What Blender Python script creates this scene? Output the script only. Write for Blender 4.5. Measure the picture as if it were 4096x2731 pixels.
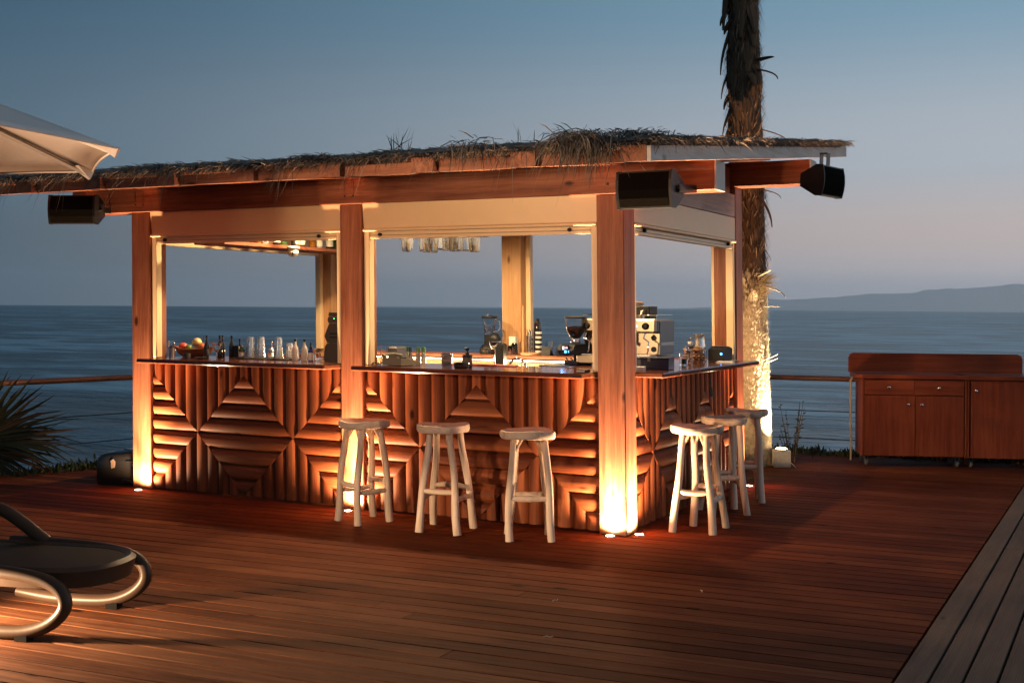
import bpy, bmesh, math, random
import numpy as np
from mathutils import Vector, Matrix, noise as mnoise
R = math.radians
random.seed(7)
for o in list(bpy.data.objects):
    bpy.data.objects.remove(o)
scene = bpy.context.scene
C = scene.collection

# ------------------------------------------------------------------ camera
cam_d = bpy.data.cameras.new('camera'); cam = bpy.data.objects.new('camera', cam_d); C.objects.link(cam)
cam_d.sensor_width = 36.0; cam_d.lens = 4872.45 / 4096 * 36
cam_d.shift_x = -0.00024; cam_d.shift_y = -137.86 / 4096
cam_d.clip_start = 0.1; cam_d.clip_end = 120000
cam.matrix_world = (Matrix.Translation((3.182, -7.9515, 1.6)) @ Matrix.Rotation(R(27.2532), 4, 'Z')
                    @ Matrix.Rotation(R(90), 4, 'X') @ Matrix.Rotation(R(0.404), 4, 'Z'))
scene.camera = cam

# ------------------------------------------------------------------ sky
world = bpy.data.worlds.new('World'); scene.world = world; world.use_nodes = True
nt = world.node_tree; N = nt.nodes; L = nt.links
for n in list(N): N.remove(n)
out = N.new('ShaderNodeOutputWorld'); bg = N.new('ShaderNodeBackground'); L.new(bg.outputs[0], out.inputs[0])
tc = N.new('ShaderNodeTexCoord'); sep = N.new('ShaderNodeSeparateXYZ'); L.new(tc.outputs['Generated'], sep.inputs[0])
dot = N.new('ShaderNodeVectorMath'); dot.operation = 'DOT_PRODUCT'; L.new(tc.outputs['Generated'], dot.inputs[0])
GA = R(60); dot.inputs[1].default_value = (math.sin(GA), math.cos(GA), 0)       # where the sun went down, out of frame to the right
def mrange(a, b_, smooth=True):
    m_ = N.new('ShaderNodeMapRange'); m_.interpolation_type = 'SMOOTHSTEP' if smooth else 'LINEAR'
    m_.inputs[1].default_value = a; m_.inputs[2].default_value = b_; L.new(dot.outputs['Value'], m_.inputs[0]); return m_
mr = mrange(-.52, .50); mg = mrange(.46, 1.0)
def ramp(tree, stops, interp='EASE'):
    r = tree.nodes.new('ShaderNodeValToRGB'); r.color_ramp.interpolation = interp
    e = r.color_ramp.elements
    while len(e) < len(stops): e.new(0.5)
    for el, (p, c) in zip(e, stops): el.position = p; el.color = (c[0], c[1], c[2], 1)
    return r
SKY_COLD = [(0.0, (.034, .072, .096)), (0.05, (.056, .105, .138)), (0.10, (.082, .147, .202)), (0.25, (.042, .094, .152)), (1.0, (.035, .07, .12))]
SKY_WARM = [(0.0, (.56, .52, .56)), (0.055, (.63, .515, .475)), (0.12, (.47, .51, .56)), (0.25, (.198, .343, .462)), (1.0, (.09, .16, .25))]
rc = ramp(nt, SKY_COLD); rw = ramp(nt, SKY_WARM)
L.new(sep.outputs[2], rc.inputs[0]); L.new(sep.outputs[2], rw.inputs[0])
SKY_GLOW = [(0.0, (2.1, 1.62, 1.38)), (0.055, (2.0, 1.6, 1.40)), (0.12, (1.2, 1.16, 1.16)), (0.25, (.55, .66, .76)), (1.0, (.09, .16, .25))]
rgl = ramp(nt, SKY_GLOW); L.new(sep.outputs[2], rgl.inputs[0])
mx = N.new('ShaderNodeMix'); mx.data_type = 'RGBA'
L.new(mr.outputs[0], mx.inputs[0]); L.new(rc.outputs[0], mx.inputs[6]); L.new(rw.outputs[0], mx.inputs[7])
mx2 = N.new('ShaderNodeMix'); mx2.data_type = 'RGBA'
L.new(mg.outputs[0], mx2.inputs[0]); L.new(mx.outputs[2], mx2.inputs[6]); L.new(rgl.outputs[0], mx2.inputs[7])
L.new(mx2.outputs[2], bg.inputs[0]); bg.inputs[1].default_value = 1.0

# ------------------------------------------------------------------ exposure
scene.view_settings.view_transform = 'Standard'; scene.view_settings.look = 'None'
scene.view_settings.exposure = 0.0; scene.view_settings.gamma = 1.0; scene.view_settings.use_curve_mapping = False
try:
    scene.cycles.use_denoising = True; scene.cycles.denoiser = 'OPENIMAGEDENOISE'
    scene.cycles.max_bounces = 8; scene.cycles.transmission_bounces = 8; scene.cycles.transparent_max_bounces = 8
    scene.cycles.sample_clamp_indirect = 4.0; scene.cycles.caustics_reflective = False; scene.cycles.caustics_refractive = False
    scene.cycles.use_light_tree = True; scene.cycles.volume_bounces = 2
except Exception: pass

HAZE = 7.2e-5
LAMP_POST = 215.0; LAMP_BEAM = 1250.0; LAMP_GROUND = 760.0; LAMP_FILL = 700.0; LAMP_PALM = 800.0; LAMP_BAR = 290.0; LED = 22.0
WARM = (1.0, .61, .34); WARM2 = (1.0, .68, .36)

# ------------------------------------------------------------------ materials
def newmat(name):
    m = bpy.data.materials.new(name); m.use_nodes = True
    t = m.node_tree; b = t.nodes['Principled BSDF']
    return m, t, b
def plain(name, col, rough=.5, metal=0, spec=.5, var=.0, scale=30, bump=0, emit=None, estr=0, trans=0, ior=1.45, coat=0, sss=0):
    m, t, b = newmat(name)
    b.inputs['Base Color'].default_value = (*col, 1); b.inputs['Roughness'].default_value = rough
    b.inputs['Metallic'].default_value = metal; b.inputs['Specular IOR Level'].default_value = spec
    b.inputs['IOR'].default_value = ior; b.inputs['Transmission Weight'].default_value = trans
    b.inputs['Coat Weight'].default_value = coat
    if emit: b.inputs['Emission Color'].default_value = (*emit, 1); b.inputs['Emission Strength'].default_value = estr
    if var or bump:
        tcn = t.nodes.new('ShaderNodeTexCoord'); n = t.nodes.new('ShaderNodeTexNoise')
        n.inputs['Scale'].default_value = scale; n.inputs['Detail'].default_value = 5
        t.links.new(tcn.outputs['Object'], n.inputs['Vector'])
        if var:
            r = ramp(t, [(.25, [c * (1 - var) for c in col]), (.75, [min(1, c * (1 + var)) for c in col])], 'LINEAR')
            t.links.new(n.outputs[0], r.inputs[0]); t.links.new(r.outputs[0], b.inputs['Base Color'])
            mr_ = t.nodes.new('ShaderNodeMapRange'); mr_.inputs[3].default_value = max(.02, rough * .8); mr_.inputs[4].default_value = min(1, rough * 1.25)
            t.links.new(n.outputs[0], mr_.inputs[0]); t.links.new(mr_.outputs[0], b.inputs['Roughness'])
        if bump:
            bp = t.nodes.new('ShaderNodeBump'); bp.inputs['Strength'].default_value = bump; bp.inputs['Distance'].default_value = .01
            t.links.new(n.outputs[0], bp.inputs['Height']); t.links.new(bp.outputs[0], b.inputs['Normal'])
    return m
def wood(name, dark, mid, light, axis=0, scale=1.0, rough=.5, bump=.25, knots=1.0, spec=.4, coat=0, pieces=.25, stretch=.05, groove=0):
    """stained timber: grain drawn out along one axis, knots, tone that differs from piece to piece"""
    m, t, b = newmat(name); n = t.nodes; l = t.links
    tcn = n.new('ShaderNodeTexCoord'); oi = n.new('ShaderNodeObjectInfo')
    mul = n.new('ShaderNodeVectorMath'); mul.operation = 'SCALE'; mul.inputs['Scale'].default_value = 37.0
    cx = n.new('ShaderNodeCombineXYZ')
    for i in range(3): l.new(oi.outputs['Random'], cx.inputs[i])
    l.new(cx.outputs[0], mul.inputs[0])
    add = n.new('ShaderNodeVectorMath'); l.new(tcn.outputs['Object'], add.inputs[0]); l.new(mul.outputs[0], add.inputs[1])
    mp = n.new('ShaderNodeMapping'); s = [1.0, 1.0, 1.0]; s[axis] = stretch; mp.inputs['Scale'].default_value = s
    l.new(add.outputs[0], mp.inputs['Vector'])
    g = n.new('ShaderNodeTexNoise'); g.inputs['Scale'].default_value = 26 * scale; g.inputs['Detail'].default_value = 6; g.inputs['Roughness'].default_value = .62; g.inputs['Distortion'].default_value = .6
    l.new(mp.outputs[0], g.inputs['Vector'])
    f = n.new('ShaderNodeTexNoise'); f.inputs['Scale'].default_value = 150 * scale; f.inputs['Detail'].default_value = 3
    l.new(mp.outputs[0], f.inputs['Vector'])
    big = n.new('ShaderNodeTexNoise'); big.inputs['Scale'].default_value = 2.2; big.inputs['Detail'].default_value = 4
    l.new(add.outputs[0], big.inputs['Vector'])
    a1 = n.new('ShaderNodeMath'); a1.operation = 'MULTIPLY_ADD'; l.new(f.outputs[0], a1.inputs[0]); a1.inputs[1].default_value = .35; l.new(g.outputs[0], a1.inputs[2])
    a2 = n.new('ShaderNodeMath'); a2.operation = 'MULTIPLY_ADD'; l.new(big.outputs[0], a2.inputs[0]); a2.inputs[1].default_value = .45; l.new(a1.outputs[0], a2.inputs[2])
    a3 = n.new('ShaderNodeMath'); a3.operation = 'MULTIPLY_ADD'; l.new(oi.outputs['Random'], a3.inputs[0]); a3.inputs[1].default_value = pieces; l.new(a2.outputs[0], a3.inputs[2])
    lo = .62 + pieces * .1; hi = 1.18 + pieces * .9
    mrn = n.new('ShaderNodeMapRange'); mrn.inputs[1].default_value = lo; mrn.inputs[2].default_value = hi; l.new(a3.outputs[0], mrn.inputs[0])
    cr = ramp(t, [(0, dark), (.45, mid), (1, light)], 'LINEAR'); l.new(mrn.outputs[0], cr.inputs[0])
    col = cr.outputs[0]
    if knots:
        mk = n.new('ShaderNodeMapping'); s2 = [1.0, 1.0, 1.0]; s2[axis] = .45; mk.inputs['Scale'].default_value = s2
        l.new(add.outputs[0], mk.inputs['Vector'])
        v = n.new('ShaderNodeTexVoronoi'); v.inputs['Scale'].default_value = 4.6; l.new(mk.outputs[0], v.inputs['Vector'])
        wob = n.new('ShaderNodeMath'); wob.operation = 'MULTIPLY_ADD'; l.new(g.outputs[0], wob.inputs[0]); wob.inputs[1].default_value = .12; l.new(v.outputs['Distance'], wob.inputs[2])
        kr = n.new('ShaderNodeMapRange'); kr.inputs[1].default_value = .115; kr.inputs[2].default_value = .175; kr.inputs[3].default_value = knots; kr.inputs[4].default_value = 0
        l.new(wob.outputs[0], kr.inputs[0])
        # only some cells carry a knot
        sc = n.new('ShaderNodeSeparateColor'); l.new(v.outputs['Color'], sc.inputs[0])
        gt = n.new('ShaderNodeMath'); gt.operation = 'GREATER_THAN'; gt.inputs[1].default_value = .32; l.new(sc.outputs[0], gt.inputs[0])
        km = n.new('ShaderNodeMath'); km.operation = 'MULTIPLY'; l.new(kr.outputs[0], km.inputs[0]); l.new(gt.outputs[0], km.inputs[1])
        mxk = n.new('ShaderNodeMix'); mxk.data_type = 'RGBA'; l.new(km.outputs[0], mxk.inputs[0]); l.new(col, mxk.inputs[6])
        mxk.inputs[7].default_value = (dark[0] * .42, dark[1] * .40, dark[2] * .40, 1); col = mxk.outputs[2]
    l.new(col, b.inputs['Base Color'])
    rr = n.new('ShaderNodeMapRange'); rr.inputs[3].default_value = rough * .8; rr.inputs[4].default_value = min(1, rough * 1.25)
    l.new(g.outputs[0], rr.inputs[0]); l.new(rr.outputs[0], b.inputs['Roughness'])
    b.inputs['Specular IOR Level'].default_value = spec; b.inputs['Coat Weight'].default_value = coat; b.inputs['Coat Roughness'].default_value = .08
    bp = n.new('ShaderNodeBump'); bp.inputs['Strength'].default_value = bump; bp.inputs['Distance'].default_value = .004
    h = a1.outputs[0]
    if groove:
        w = n.new('ShaderNodeTexWave'); w.wave_type = 'BANDS'; w.bands_direction = 'Y'; w.inputs['Scale'].default_value = groove
        l.new(tcn.outputs['Object'], w.inputs['Vector'])
        ad = n.new('ShaderNodeMath'); ad.operation = 'MULTIPLY_ADD'; l.new(w.outputs[0], ad.inputs[0]); ad.inputs[1].default_value = .5; l.new(h, ad.inputs[2]); h = ad.outputs[0]
    l.new(h, bp.inputs['Height']); l.new(bp.outputs[0], b.inputs['Normal'])
    return m
def axes(name, *a, **k): return [wood(name + '_' + 'xyz'[i], *a, axis=i, **k) for i in range(3)]
POST = axes('post_timber', (.085, .022, .009), (.215, .072, .035), (.36, .15, .082), rough=.5, pieces=.08, spec=.25, scale=.7)
LOGW = axes('half_log_timber', (.058, .013, .005), (.150, .040, .014), (.270, .086, .034), rough=.52, pieces=.55, spec=.10, bump=.6, scale=.8)
GREYW = axes('weathered_grey_timber', (.34, .29, .26), (.54, .48, .44), (.66, .60, .56), rough=.75, pieces=.08, knots=.6, spec=.25)
PINE = axes('pale_pine', (.36, .18, .075), (.50, .28, .13), (.62, .38, .20), rough=.5, pieces=.06)
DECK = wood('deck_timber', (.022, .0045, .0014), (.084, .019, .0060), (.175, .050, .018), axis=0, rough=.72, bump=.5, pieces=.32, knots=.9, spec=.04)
BORDER = wood('grooved_grey_deck_timber', (.056, .036, .025), (.105, .070, .050), (.15, .105, .078), axis=0, rough=.75, bump=.5, pieces=.25, knots=.7, spec=.1, groove=26)
COUNTER = wood('varnished_counter', (.050, .012, .006), (.100, .028, .013), (.16, .050, .025), axis=0, rough=.16, bump=.05, knots=0, coat=.45, spec=.4, pieces=.02)
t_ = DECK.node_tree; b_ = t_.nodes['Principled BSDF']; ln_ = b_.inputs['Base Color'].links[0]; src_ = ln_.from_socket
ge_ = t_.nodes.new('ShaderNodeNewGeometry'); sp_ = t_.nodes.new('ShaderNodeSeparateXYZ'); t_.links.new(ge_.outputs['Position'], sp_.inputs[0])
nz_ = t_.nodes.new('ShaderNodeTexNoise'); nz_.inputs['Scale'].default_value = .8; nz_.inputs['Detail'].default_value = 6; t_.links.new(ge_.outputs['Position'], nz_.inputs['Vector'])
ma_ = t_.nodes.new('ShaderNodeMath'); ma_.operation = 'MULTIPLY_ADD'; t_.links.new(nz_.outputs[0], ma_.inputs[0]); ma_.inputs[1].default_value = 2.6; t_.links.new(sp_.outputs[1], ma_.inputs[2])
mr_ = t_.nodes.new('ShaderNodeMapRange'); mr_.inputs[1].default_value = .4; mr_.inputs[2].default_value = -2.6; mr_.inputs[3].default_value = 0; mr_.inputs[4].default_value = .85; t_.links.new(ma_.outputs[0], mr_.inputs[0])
hs_ = t_.nodes.new('ShaderNodeMix'); hs_.data_type = 'RGBA'; hs_.blend_type = 'MULTIPLY'; hs_.inputs[0].default_value = 1; hs_.inputs[7].default_value = (1.05, 1.75, 2.5, 1); t_.links.new(src_, hs_.inputs[6])  # front boards tinted browner by position: their lamplit look painted into the colour
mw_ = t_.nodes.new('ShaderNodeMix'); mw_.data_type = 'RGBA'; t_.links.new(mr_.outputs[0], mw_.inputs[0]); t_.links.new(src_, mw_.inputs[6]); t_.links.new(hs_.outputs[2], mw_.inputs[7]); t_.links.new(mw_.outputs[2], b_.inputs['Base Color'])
CABW = axes('cabinet_veneer', (.13, .022, .007), (.22, .045, .015), (.31, .075, .028), rough=.48, bump=.12, knots=0, pieces=.12, spec=.2)
DRIFT = axes('driftwood', (.13, .08, .052), (.47, .355, .26), (.70, .56, .44), rough=.7, bump=.8, pieces=.22, knots=.9, scale=.6, spec=.3)
RAILW = wood('handrail_timber', (.10, .035, .018), (.17, .06, .03), (.24, .09, .045), axis=0, rough=.4, knots=.5)
CREAM = plain('cream_painted_metal', (.80, .60, .35), .38, var=.03, scale=8)
DARKIN = plain('dark_interior_board', (.05, .02, .012), .7, var=.2)
BLACKP = plain('black_plastic', (.012, .012, .013), .42, spec=.3, var=.15)
GRILLE = plain('speaker_grille', (.006, .005, .004), 1.0, spec=.03, bump=.9, scale=420)
BLACKM = plain('black_metal', (.02, .02, .02), .35, metal=.6)
TINM = plain('satin_steel', (.72, .69, .64), .26, metal=1, var=.08, scale=30)
FROST = plain('lit_tumbler_glass', (1, .98, .93), .03, trans=.94, ior=1.45)
PALEB = plain('pale_bottle_glass', (.55, .56, .48), .08, trans=.5)
STEEL = plain('brushed_steel', (.62, .60, .57), .22, metal=1, var=.06, scale=60)
CHROME = plain('polished_chrome', (.78, .77, .75), .06, metal=1)
DARKSTEEL = plain('grey_painted_steel', (.16, .17, .18), .4, metal=.3, var=.05)
GLASS = plain('clear_glass', (1, 1, 1), .01, trans=1, ior=1.45)
DGLASS = plain('dark_bottle_glass', (.012, .010, .008), .07, spec=.6, coat=.5)
GGLASS = plain('green_glass', (.10, .22, .10), .05, trans=.75)
WATERM = plain('drink', (.85, .88, .82), .02, trans=.9, ior=1.33)
WHITEP = plain('white_plastic', (.74, .72, .66), .4, var=.04)
PAPER = plain('paper_label', (.72, .68, .58), .7, var=.08, scale=60)
ROPE = plain('pale_rope_strap', (.52, .46, .36), .8, bump=.6, scale=120, var=.15)
def emission(name, col, s):
    m, t, b = newmat(name); b.inputs['Base Color'].default_value = (0, 0, 0, 1)
    b.inputs['Emission Color'].default_value = (*col, 1); b.inputs['Emission Strength'].default_value = s
    return m
LENS = emission('lit_lamp_lens', (1, .80, .50), 30); LEDM = emission('lit_led_tape', (1, .86, .52), LED)
BLUELED = emission('blue_indicator_light', (.05, .30, 1.0), 12)
def island(name, stops, rough=.8, trans=0):
    m, t, b = newmat(name); g = t.nodes.new('ShaderNodeNewGeometry'); r = ramp(t, stops, 'LINEAR')
    t.links.new(g.outputs['Random Per Island'], r.inputs[0]); t.links.new(r.outputs[0], b.inputs['Base Color'])
    b.inputs['Roughness'].default_value = rough; b.inputs['Specular IOR Level'].default_value = .2
    return m
THATCH = island('thatch_grass', [(0, (.055, .044, .036)), (.5, (.14, .115, .095)), (.85, (.22, .18, .145)), (1, (.36, .27, .18))])
FIBRE = island('palm_fibre', [(0, (.05, .026, .014)), (.6, (.15, .082, .045)), (1, (.36, .24, .15))])
STUB = island('cut_leaf_base', [(0, (.40, .30, .17)), (.6, (.56, .45, .28)), (1, (.70, .58, .40))])
LEAF = island('dark_palm_leaf', [(0, (.012, .017, .007)), (.75, (.026, .030, .012)), (1, (.10, .050, .025))], .55)
SUCC = island('succulent_leaf', [(0, (.018, .028, .012)), (1, (.05, .065, .028))], .6)
DRYG = island('dry_grass', [(0, (.10, .07, .03)), (1, (.26, .18, .09))])

# ------------------------------------------------------------------ mesh helpers
K = -0.0184                      # the old pavilion leans a touch
class MB:
    def __init__(s): s.v = []; s.f = []; s.sm = []
    def add(s, vs, fs, smooth=False):
        o = len(s.v); s.v += [tuple(p) for p in vs]; s.f += [tuple(i + o for i in f) for f in fs]; s.sm += [smooth] * len(fs)
    def box(s, x0, x1, y0, y1, z0, z1, c=0.0):
        if c <= 0:
            s.add([(x, y, z) for z in (z0, z1) for y in (y0, y1) for x in (x0, x1)],
                  [(0, 2, 3, 1), (4, 5, 7, 6), (0, 1, 5, 4), (2, 6, 7, 3), (0, 4, 6, 2), (1, 3, 7, 5)])
        else:                    # chamfered box
            b = bmesh.new(); bmesh.ops.create_cube(b, size=1)
            for v in b.verts: v.co = Vector(((x0 + x1) / 2 + v.co.x * (x1 - x0), (y0 + y1) / 2 + v.co.y * (y1 - y0), (z0 + z1) / 2 + v.co.z * (z1 - z0)))
            bmesh.ops.bevel(b, geom=b.edges[:], offset=c, segments=1, affect='EDGES', profile=.5)
            b.verts.index_update(); s.add([v.co[:] for v in b.verts], [[v.index for v in f.verts] for f in b.faces]); b.free()
        return s
    def prism(s, poly, axis, a, b_, smooth=False):      # poly in the other two axes (cyclic order)
        n = len(poly)
        def P(u, w, t): return {0: (t, u, w), 1: (u, t, w), 2: (u, w, t)}[axis]
        vs = [P(u, w, a) for u, w in poly] + [P(u, w, b_) for u, w in poly]
        fs = [tuple(range(n))[::-1], tuple(range(n, 2 * n))] + [(i, (i + 1) % n, n + (i + 1) % n, n + i) for i in range(n)]
        s.add(vs, fs, smooth); return s
    def lathe(s, prof, n=20, c=(0, 0, 0), smooth=True):
        vs = []; fs = []; m = len(prof)
        for r, z in prof:
            for k in range(n): a = 2 * math.pi * k / n; vs.append((c[0] + max(r, 1e-5) * math.cos(a), c[1] + max(r, 1e-5) * math.sin(a), c[2] + z))
        for i in range(m - 1):
            for k in range(n): k2 = (k + 1) % n; fs.append((i * n + k, i * n + k2, (i + 1) * n + k2, (i + 1) * n + k))
        s.add(vs, fs, smooth); return s
    def tube(s, pts, rad, n=8, cap=True, smooth=True, flat=1.0):
        pts = [Vector(p) for p in pts]; m = len(pts)
        if not hasattr(rad, '__len__'): rad = [rad] * m
        up = Vector((0, 0, 1)); vs = []; fs = []; prev = None
        for i, p in enumerate(pts):
            d = (pts[min(i + 1, m - 1)] - pts[max(i - 1, 0)]).normalized()
            if prev is None:
                a = d.cross(up)
                if a.length < .05: a = d.cross(Vector((1, 0, 0)))
            else: a = prev - d * prev.dot(d)
            a.normalize(); prev = a; b = d.cross(a)
            for k in range(n):
                t = 2 * math.pi * k / n; vs.append(p + a * math.cos(t) * rad[i] + b * math.sin(t) * rad[i] * flat)
        for i in range(m - 1):
            for k in range(n): k2 = (k + 1) % n; fs.append((i * n + k, i * n + k2, (i + 1) * n + k2, (i + 1) * n + k))
        if cap: fs += [tuple(range(n))[::-1], tuple(range((m - 1) * n, m * n))]
        s.add(vs, fs, smooth); return s
    def ball(s, c, r, n=14, sz=1.0, jitter=0):
        k = max(6, n // 2); prof = [(r * math.sin(math.pi * i / k), -r * sz * math.cos(math.pi * i / k)) for i in range(k + 1)]
        return s.lathe(prof, n, c)
    def shear(s): s.v = [(x + K * z, y, z) for x, y, z in s.v]; return s
    def move(s, M): s.v = [tuple(M @ Vector(p)) for p in s.v]; return s
    def build(s, name, mat, parent=None, shear=False, loc=None, **props):
        if shear: s.shear()
        me = bpy.data.meshes.new(name); me.from_pydata(s.v, [], s.f); me.polygons.foreach_set('use_smooth', s.sm)
        if any(s.sm) :
            try: me.set_sharp_from_angle(angle=R(50))
            except Exception: pass
        me.materials.append(mat); o = bpy.data.objects.new(name, me); C.objects.link(o)
        if parent: o.parent = parent
        if loc: o.location = loc
        for k, v in props.items(): o[k] = v
        return o
def thing(name, label, cat, loc=(0, 0, 0), rz=0, group=None):
    o = bpy.data.objects.new(name, None); C.objects.link(o); o.location = loc; o.rotation_euler = (0, 0, rz)
    o['label'] = label; o['category'] = cat
    if group: o['group'] = group
    o.empty_display_size = .1
    return o
def tag(o, label, cat, group=None):
    o['label'] = label; o['category'] = cat
    if group: o['group'] = group
    return o
def lamp(kind, name, parent, loc, energy, color, target=None, size=R(90), blend=.6, radius=.03):
    d = bpy.data.lights.new(name, kind); d.energy = energy; d.color = color; d.shadow_soft_size = radius
    if kind == 'SPOT': d.spot_size = size; d.spot_blend = blend
    o = bpy.data.objects.new(name, d); C.objects.link(o); o.location = loc
    if target is not None:
        o.rotation_euler = (Vector(target) - Vector(loc)).to_track_quat('-Z', 'Y').to_euler()
    if parent: o.parent = parent
    return o
def blades(specs, name, mat, parent=None, **props):
    """specs: (base, direction, length, width, droop, side) -> thin bent leaf strips in one mesh"""
    vs = []; fs = []
    for b, d, ln, w, dr, sd in specs:
        b = np.array(b, float); d = np.array(d, float); d /= np.linalg.norm(d); sd = np.array(sd, float)
        sd = sd - d * sd.dot(d); sd /= (np.linalg.norm(sd) + 1e-9); o = len(vs)
        for t, ww in ((0, .8), (.5, 1.0), (1, .12)):
            p = b + d * ln * t + np.array([0, 0, -dr * ln * t * t]); vs += [tuple(p - sd * w * ww / 2), tuple(p + sd * w * ww / 2)]
        fs += [(o, o + 1, o + 3, o + 2), (o + 2, o + 3, o + 5, o + 4)]
    m = MB(); m.v = vs; m.f = fs; m.sm = [False] * len(fs)
    return m.build(name, mat, parent, **props)
# ================================================================== THE SETTING
def struct(o): o['kind'] = 'structure'; return o
# sea
m, t, b = newmat('evening_sea'); n = t.nodes; l = t.links
tcn = n.new('ShaderNodeTexCoord'); mp = n.new('ShaderNodeMapping'); mp.inputs['Rotation'].default_value = (0, 0, R(-27)); mp.inputs['Scale'].default_value = (.45, 1, 1)
l.new(tcn.outputs['Object'], mp.inputs['Vector'])
n1 = n.new('ShaderNodeTexNoise'); n1.inputs['Scale'].default_value = .17; n1.inputs['Detail'].default_value = 7; n1.inputs['Roughness'].default_value = .62; n1.inputs['Distortion'].default_value = .3
l.new(mp.outputs[0], n1.inputs['Vector'])
n2 = n.new('ShaderNodeTexNoise'); n2.inputs['Scale'].default_value = .02; n2.inputs['Detail'].default_value = 4; l.new(mp.outputs[0], n2.inputs['Vector'])
n3 = n.new('ShaderNodeTexNoise'); n3.inputs['Scale'].default_value = 1.6; n3.inputs['Detail'].default_value = 3; l.new(mp.outputs[0], n3.inputs['Vector'])
ad = n.new('ShaderNodeMath'); ad.operation = 'MULTIPLY_ADD'; l.new(n2.outputs[0], ad.inputs[0]); ad.inputs[1].default_value = .55; l.new(n1.outputs[0], ad.inputs[2])
cr = ramp(t, [(.70, (.002, .018, .030)), (.78, (.016, .078, .110)), (.85, (.20, .33, .38))], 'LINEAR'); l.new(ad.outputs[0], cr.inputs[0]); l.new(cr.outputs[0], b.inputs['Base Color'])
bp = n.new('ShaderNodeBump'); bp.inputs['Strength'].default_value = .8; bp.inputs['Distance'].default_value = 1.4; l.new(n1.outputs[0], bp.inputs['Height'])
bp2 = n.new('ShaderNodeBump'); bp2.inputs['Strength'].default_value = .35; bp2.inputs['Distance'].default_value = .2; l.new(n3.outputs[0], bp2.inputs['Height']); l.new(bp.outputs[0], bp2.inputs['Normal'])
l.new(bp2.outputs[0], b.inputs['Normal']); b.inputs['Roughness'].default_value = .30; b.inputs['Specular IOR Level'].default_value = .33
SEA_Z = -2.4
s = MB(); NR_, NA_ = 40, 96; vs = [(0, 0, SEA_Z)]; fs = []        # a disc out to the horizon, curving away with the earth
for i in range(1, NR_ + 1):
    r_ = 4200 * (i / NR_) ** 2.2
    for k in range(NA_): a = 2 * math.pi * k / NA_; vs.append((r_ * math.cos(a), r_ * math.sin(a), SEA_Z - r_ * r_ / (2 * 6371000)))
fs += [(0, 1 + k, 1 + (k + 1) % NA_) for k in range(NA_)]
for i in range(NR_ - 1):
    for k in range(NA_): k2 = (k + 1) % NA_; fs.append((1 + i * NA_ + k, 1 + (i + 1) * NA_ + k, 1 + (i + 1) * NA_ + k2, 1 + i * NA_ + k2))
s.add(vs, fs, True)
struct(s.build('sea', m))
# hills across the water: a ridge with folds, about 17 km off
HILLM = plain('hill_scrub', (.12, .17, .15), .95, var=.10, scale=.0012)
prof = [(-34, .0), (-30, .0), (-26, .0), (-19.5, .0), (-17.6, .10), (-16.4, .30), (-15.31, .482), (-14.63, .428), (-13.08, .528), (-11.98, .602), (-10.89, .73), (-10.03, .733), (-8.96, .77), (-8.65, .883), (-7.49, .974), (-6.46, .997), (-5.54, 1.085), (-4.73, 1.172), (-4.2, 1.14), (-2, 1.18), (1, 1.1), (5, 1.15), (9, 1.2), (14, 1.0), (19, .9), (25, .6), (31, .25), (36, .02)]
pa = [p[0] for p in prof]; ph = [p[1] for p in prof]; vs = []; fs = []
D0 = 17000.0; AZ = np.linspace(-34, 36, 260); ROWS = 7
for i, az in enumerate(AZ):
    h = max(0.0, math.tan(R(float(np.interp(az, pa, ph)))) * D0)
    h += (mnoise.noise((az * 2.3, 1, 0)) * 16 + mnoise.noise((az * 6.1, 3, 0)) * 7) * min(1, h / 80)
    for j in range(ROWS):
        u = j / (ROWS - 1); dd = D0 - 3500 * (1 - u) ** 1.2; zz = h * (u ** 1.3)
        zz += h * .13 * mnoise.noise((az * 1.7, u * 3, 5)) * math.sin(math.pi * u)
        vs.append((math.sin(R(az)) * dd, math.cos(R(az)) * dd, SEA_Z - 1 + max(0, zz) if j else -30))
    vs.append((math.sin(R(az)) * (D0 + 2500), math.cos(R(az)) * (D0 + 2500), SEA_Z - 1))
for i in range(len(AZ) - 1):
    for j in range(ROWS): a = i * (ROWS + 1) + j; fs.append((a, a + ROWS + 1, a + ROWS + 2, a + 1))
s = MB(); s.add(vs, fs, True); struct(s.build('hills', HILLM))

# the evening air
hz = bpy.data.materials.new('evening_air'); hz.use_nodes = True; ht = hz.node_tree; ht.nodes.remove(ht.nodes['Principled BSDF'])
pv = ht.nodes.new('ShaderNodeVolumePrincipled'); pv.inputs['Color'].default_value = (.80, .90, .96, 1); pv.inputs['Density'].default_value = HAZE; pv.inputs['Anisotropy'].default_value = .7
ht.links.new(pv.outputs[0], ht.nodes['Material Output'].inputs['Volume'])
s = MB(); s.box(-12500, 15500, -8500, 21000, -36, 400); hzo = s.build('haze', hz); hzo['kind'] = 'stuff'
# ground under and beyond the deck edge, falling to the water
soil = plain('dark_soil', (.035, .028, .018), .95, var=.4, scale=6, bump=.6)
s = MB()
s.add([(-8.2, -14, -.30), (9, -14, -.30), (9, 6.6, -.30), (-.2, 5.95, -.30), (-5.0, 5.6, -.30), (-6.62, -.9, -.30)], [(0, 1, 2, 3, 4, 5)])
edge = [(-8.2, -14), (-6.62, -.9), (-5.0, 5.6), (-.2, 5.95), (9, 6.6), (9, -14)]; nE = len(edge)
cx_, cy_ = 1.0, -4.0
vs = [(x, y, -.30) for x, y in edge] + [(cx_ + (x - cx_) * 1.02, cy_ + (y - cy_) * 1.02, SEA_Z - .5) for x, y in edge]
s.add(vs, [(i, nE + i, nE + (i + 1) % nE, (i + 1) % nE) for i in range(nE)]); struct(s.build('ground', soil))

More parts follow.
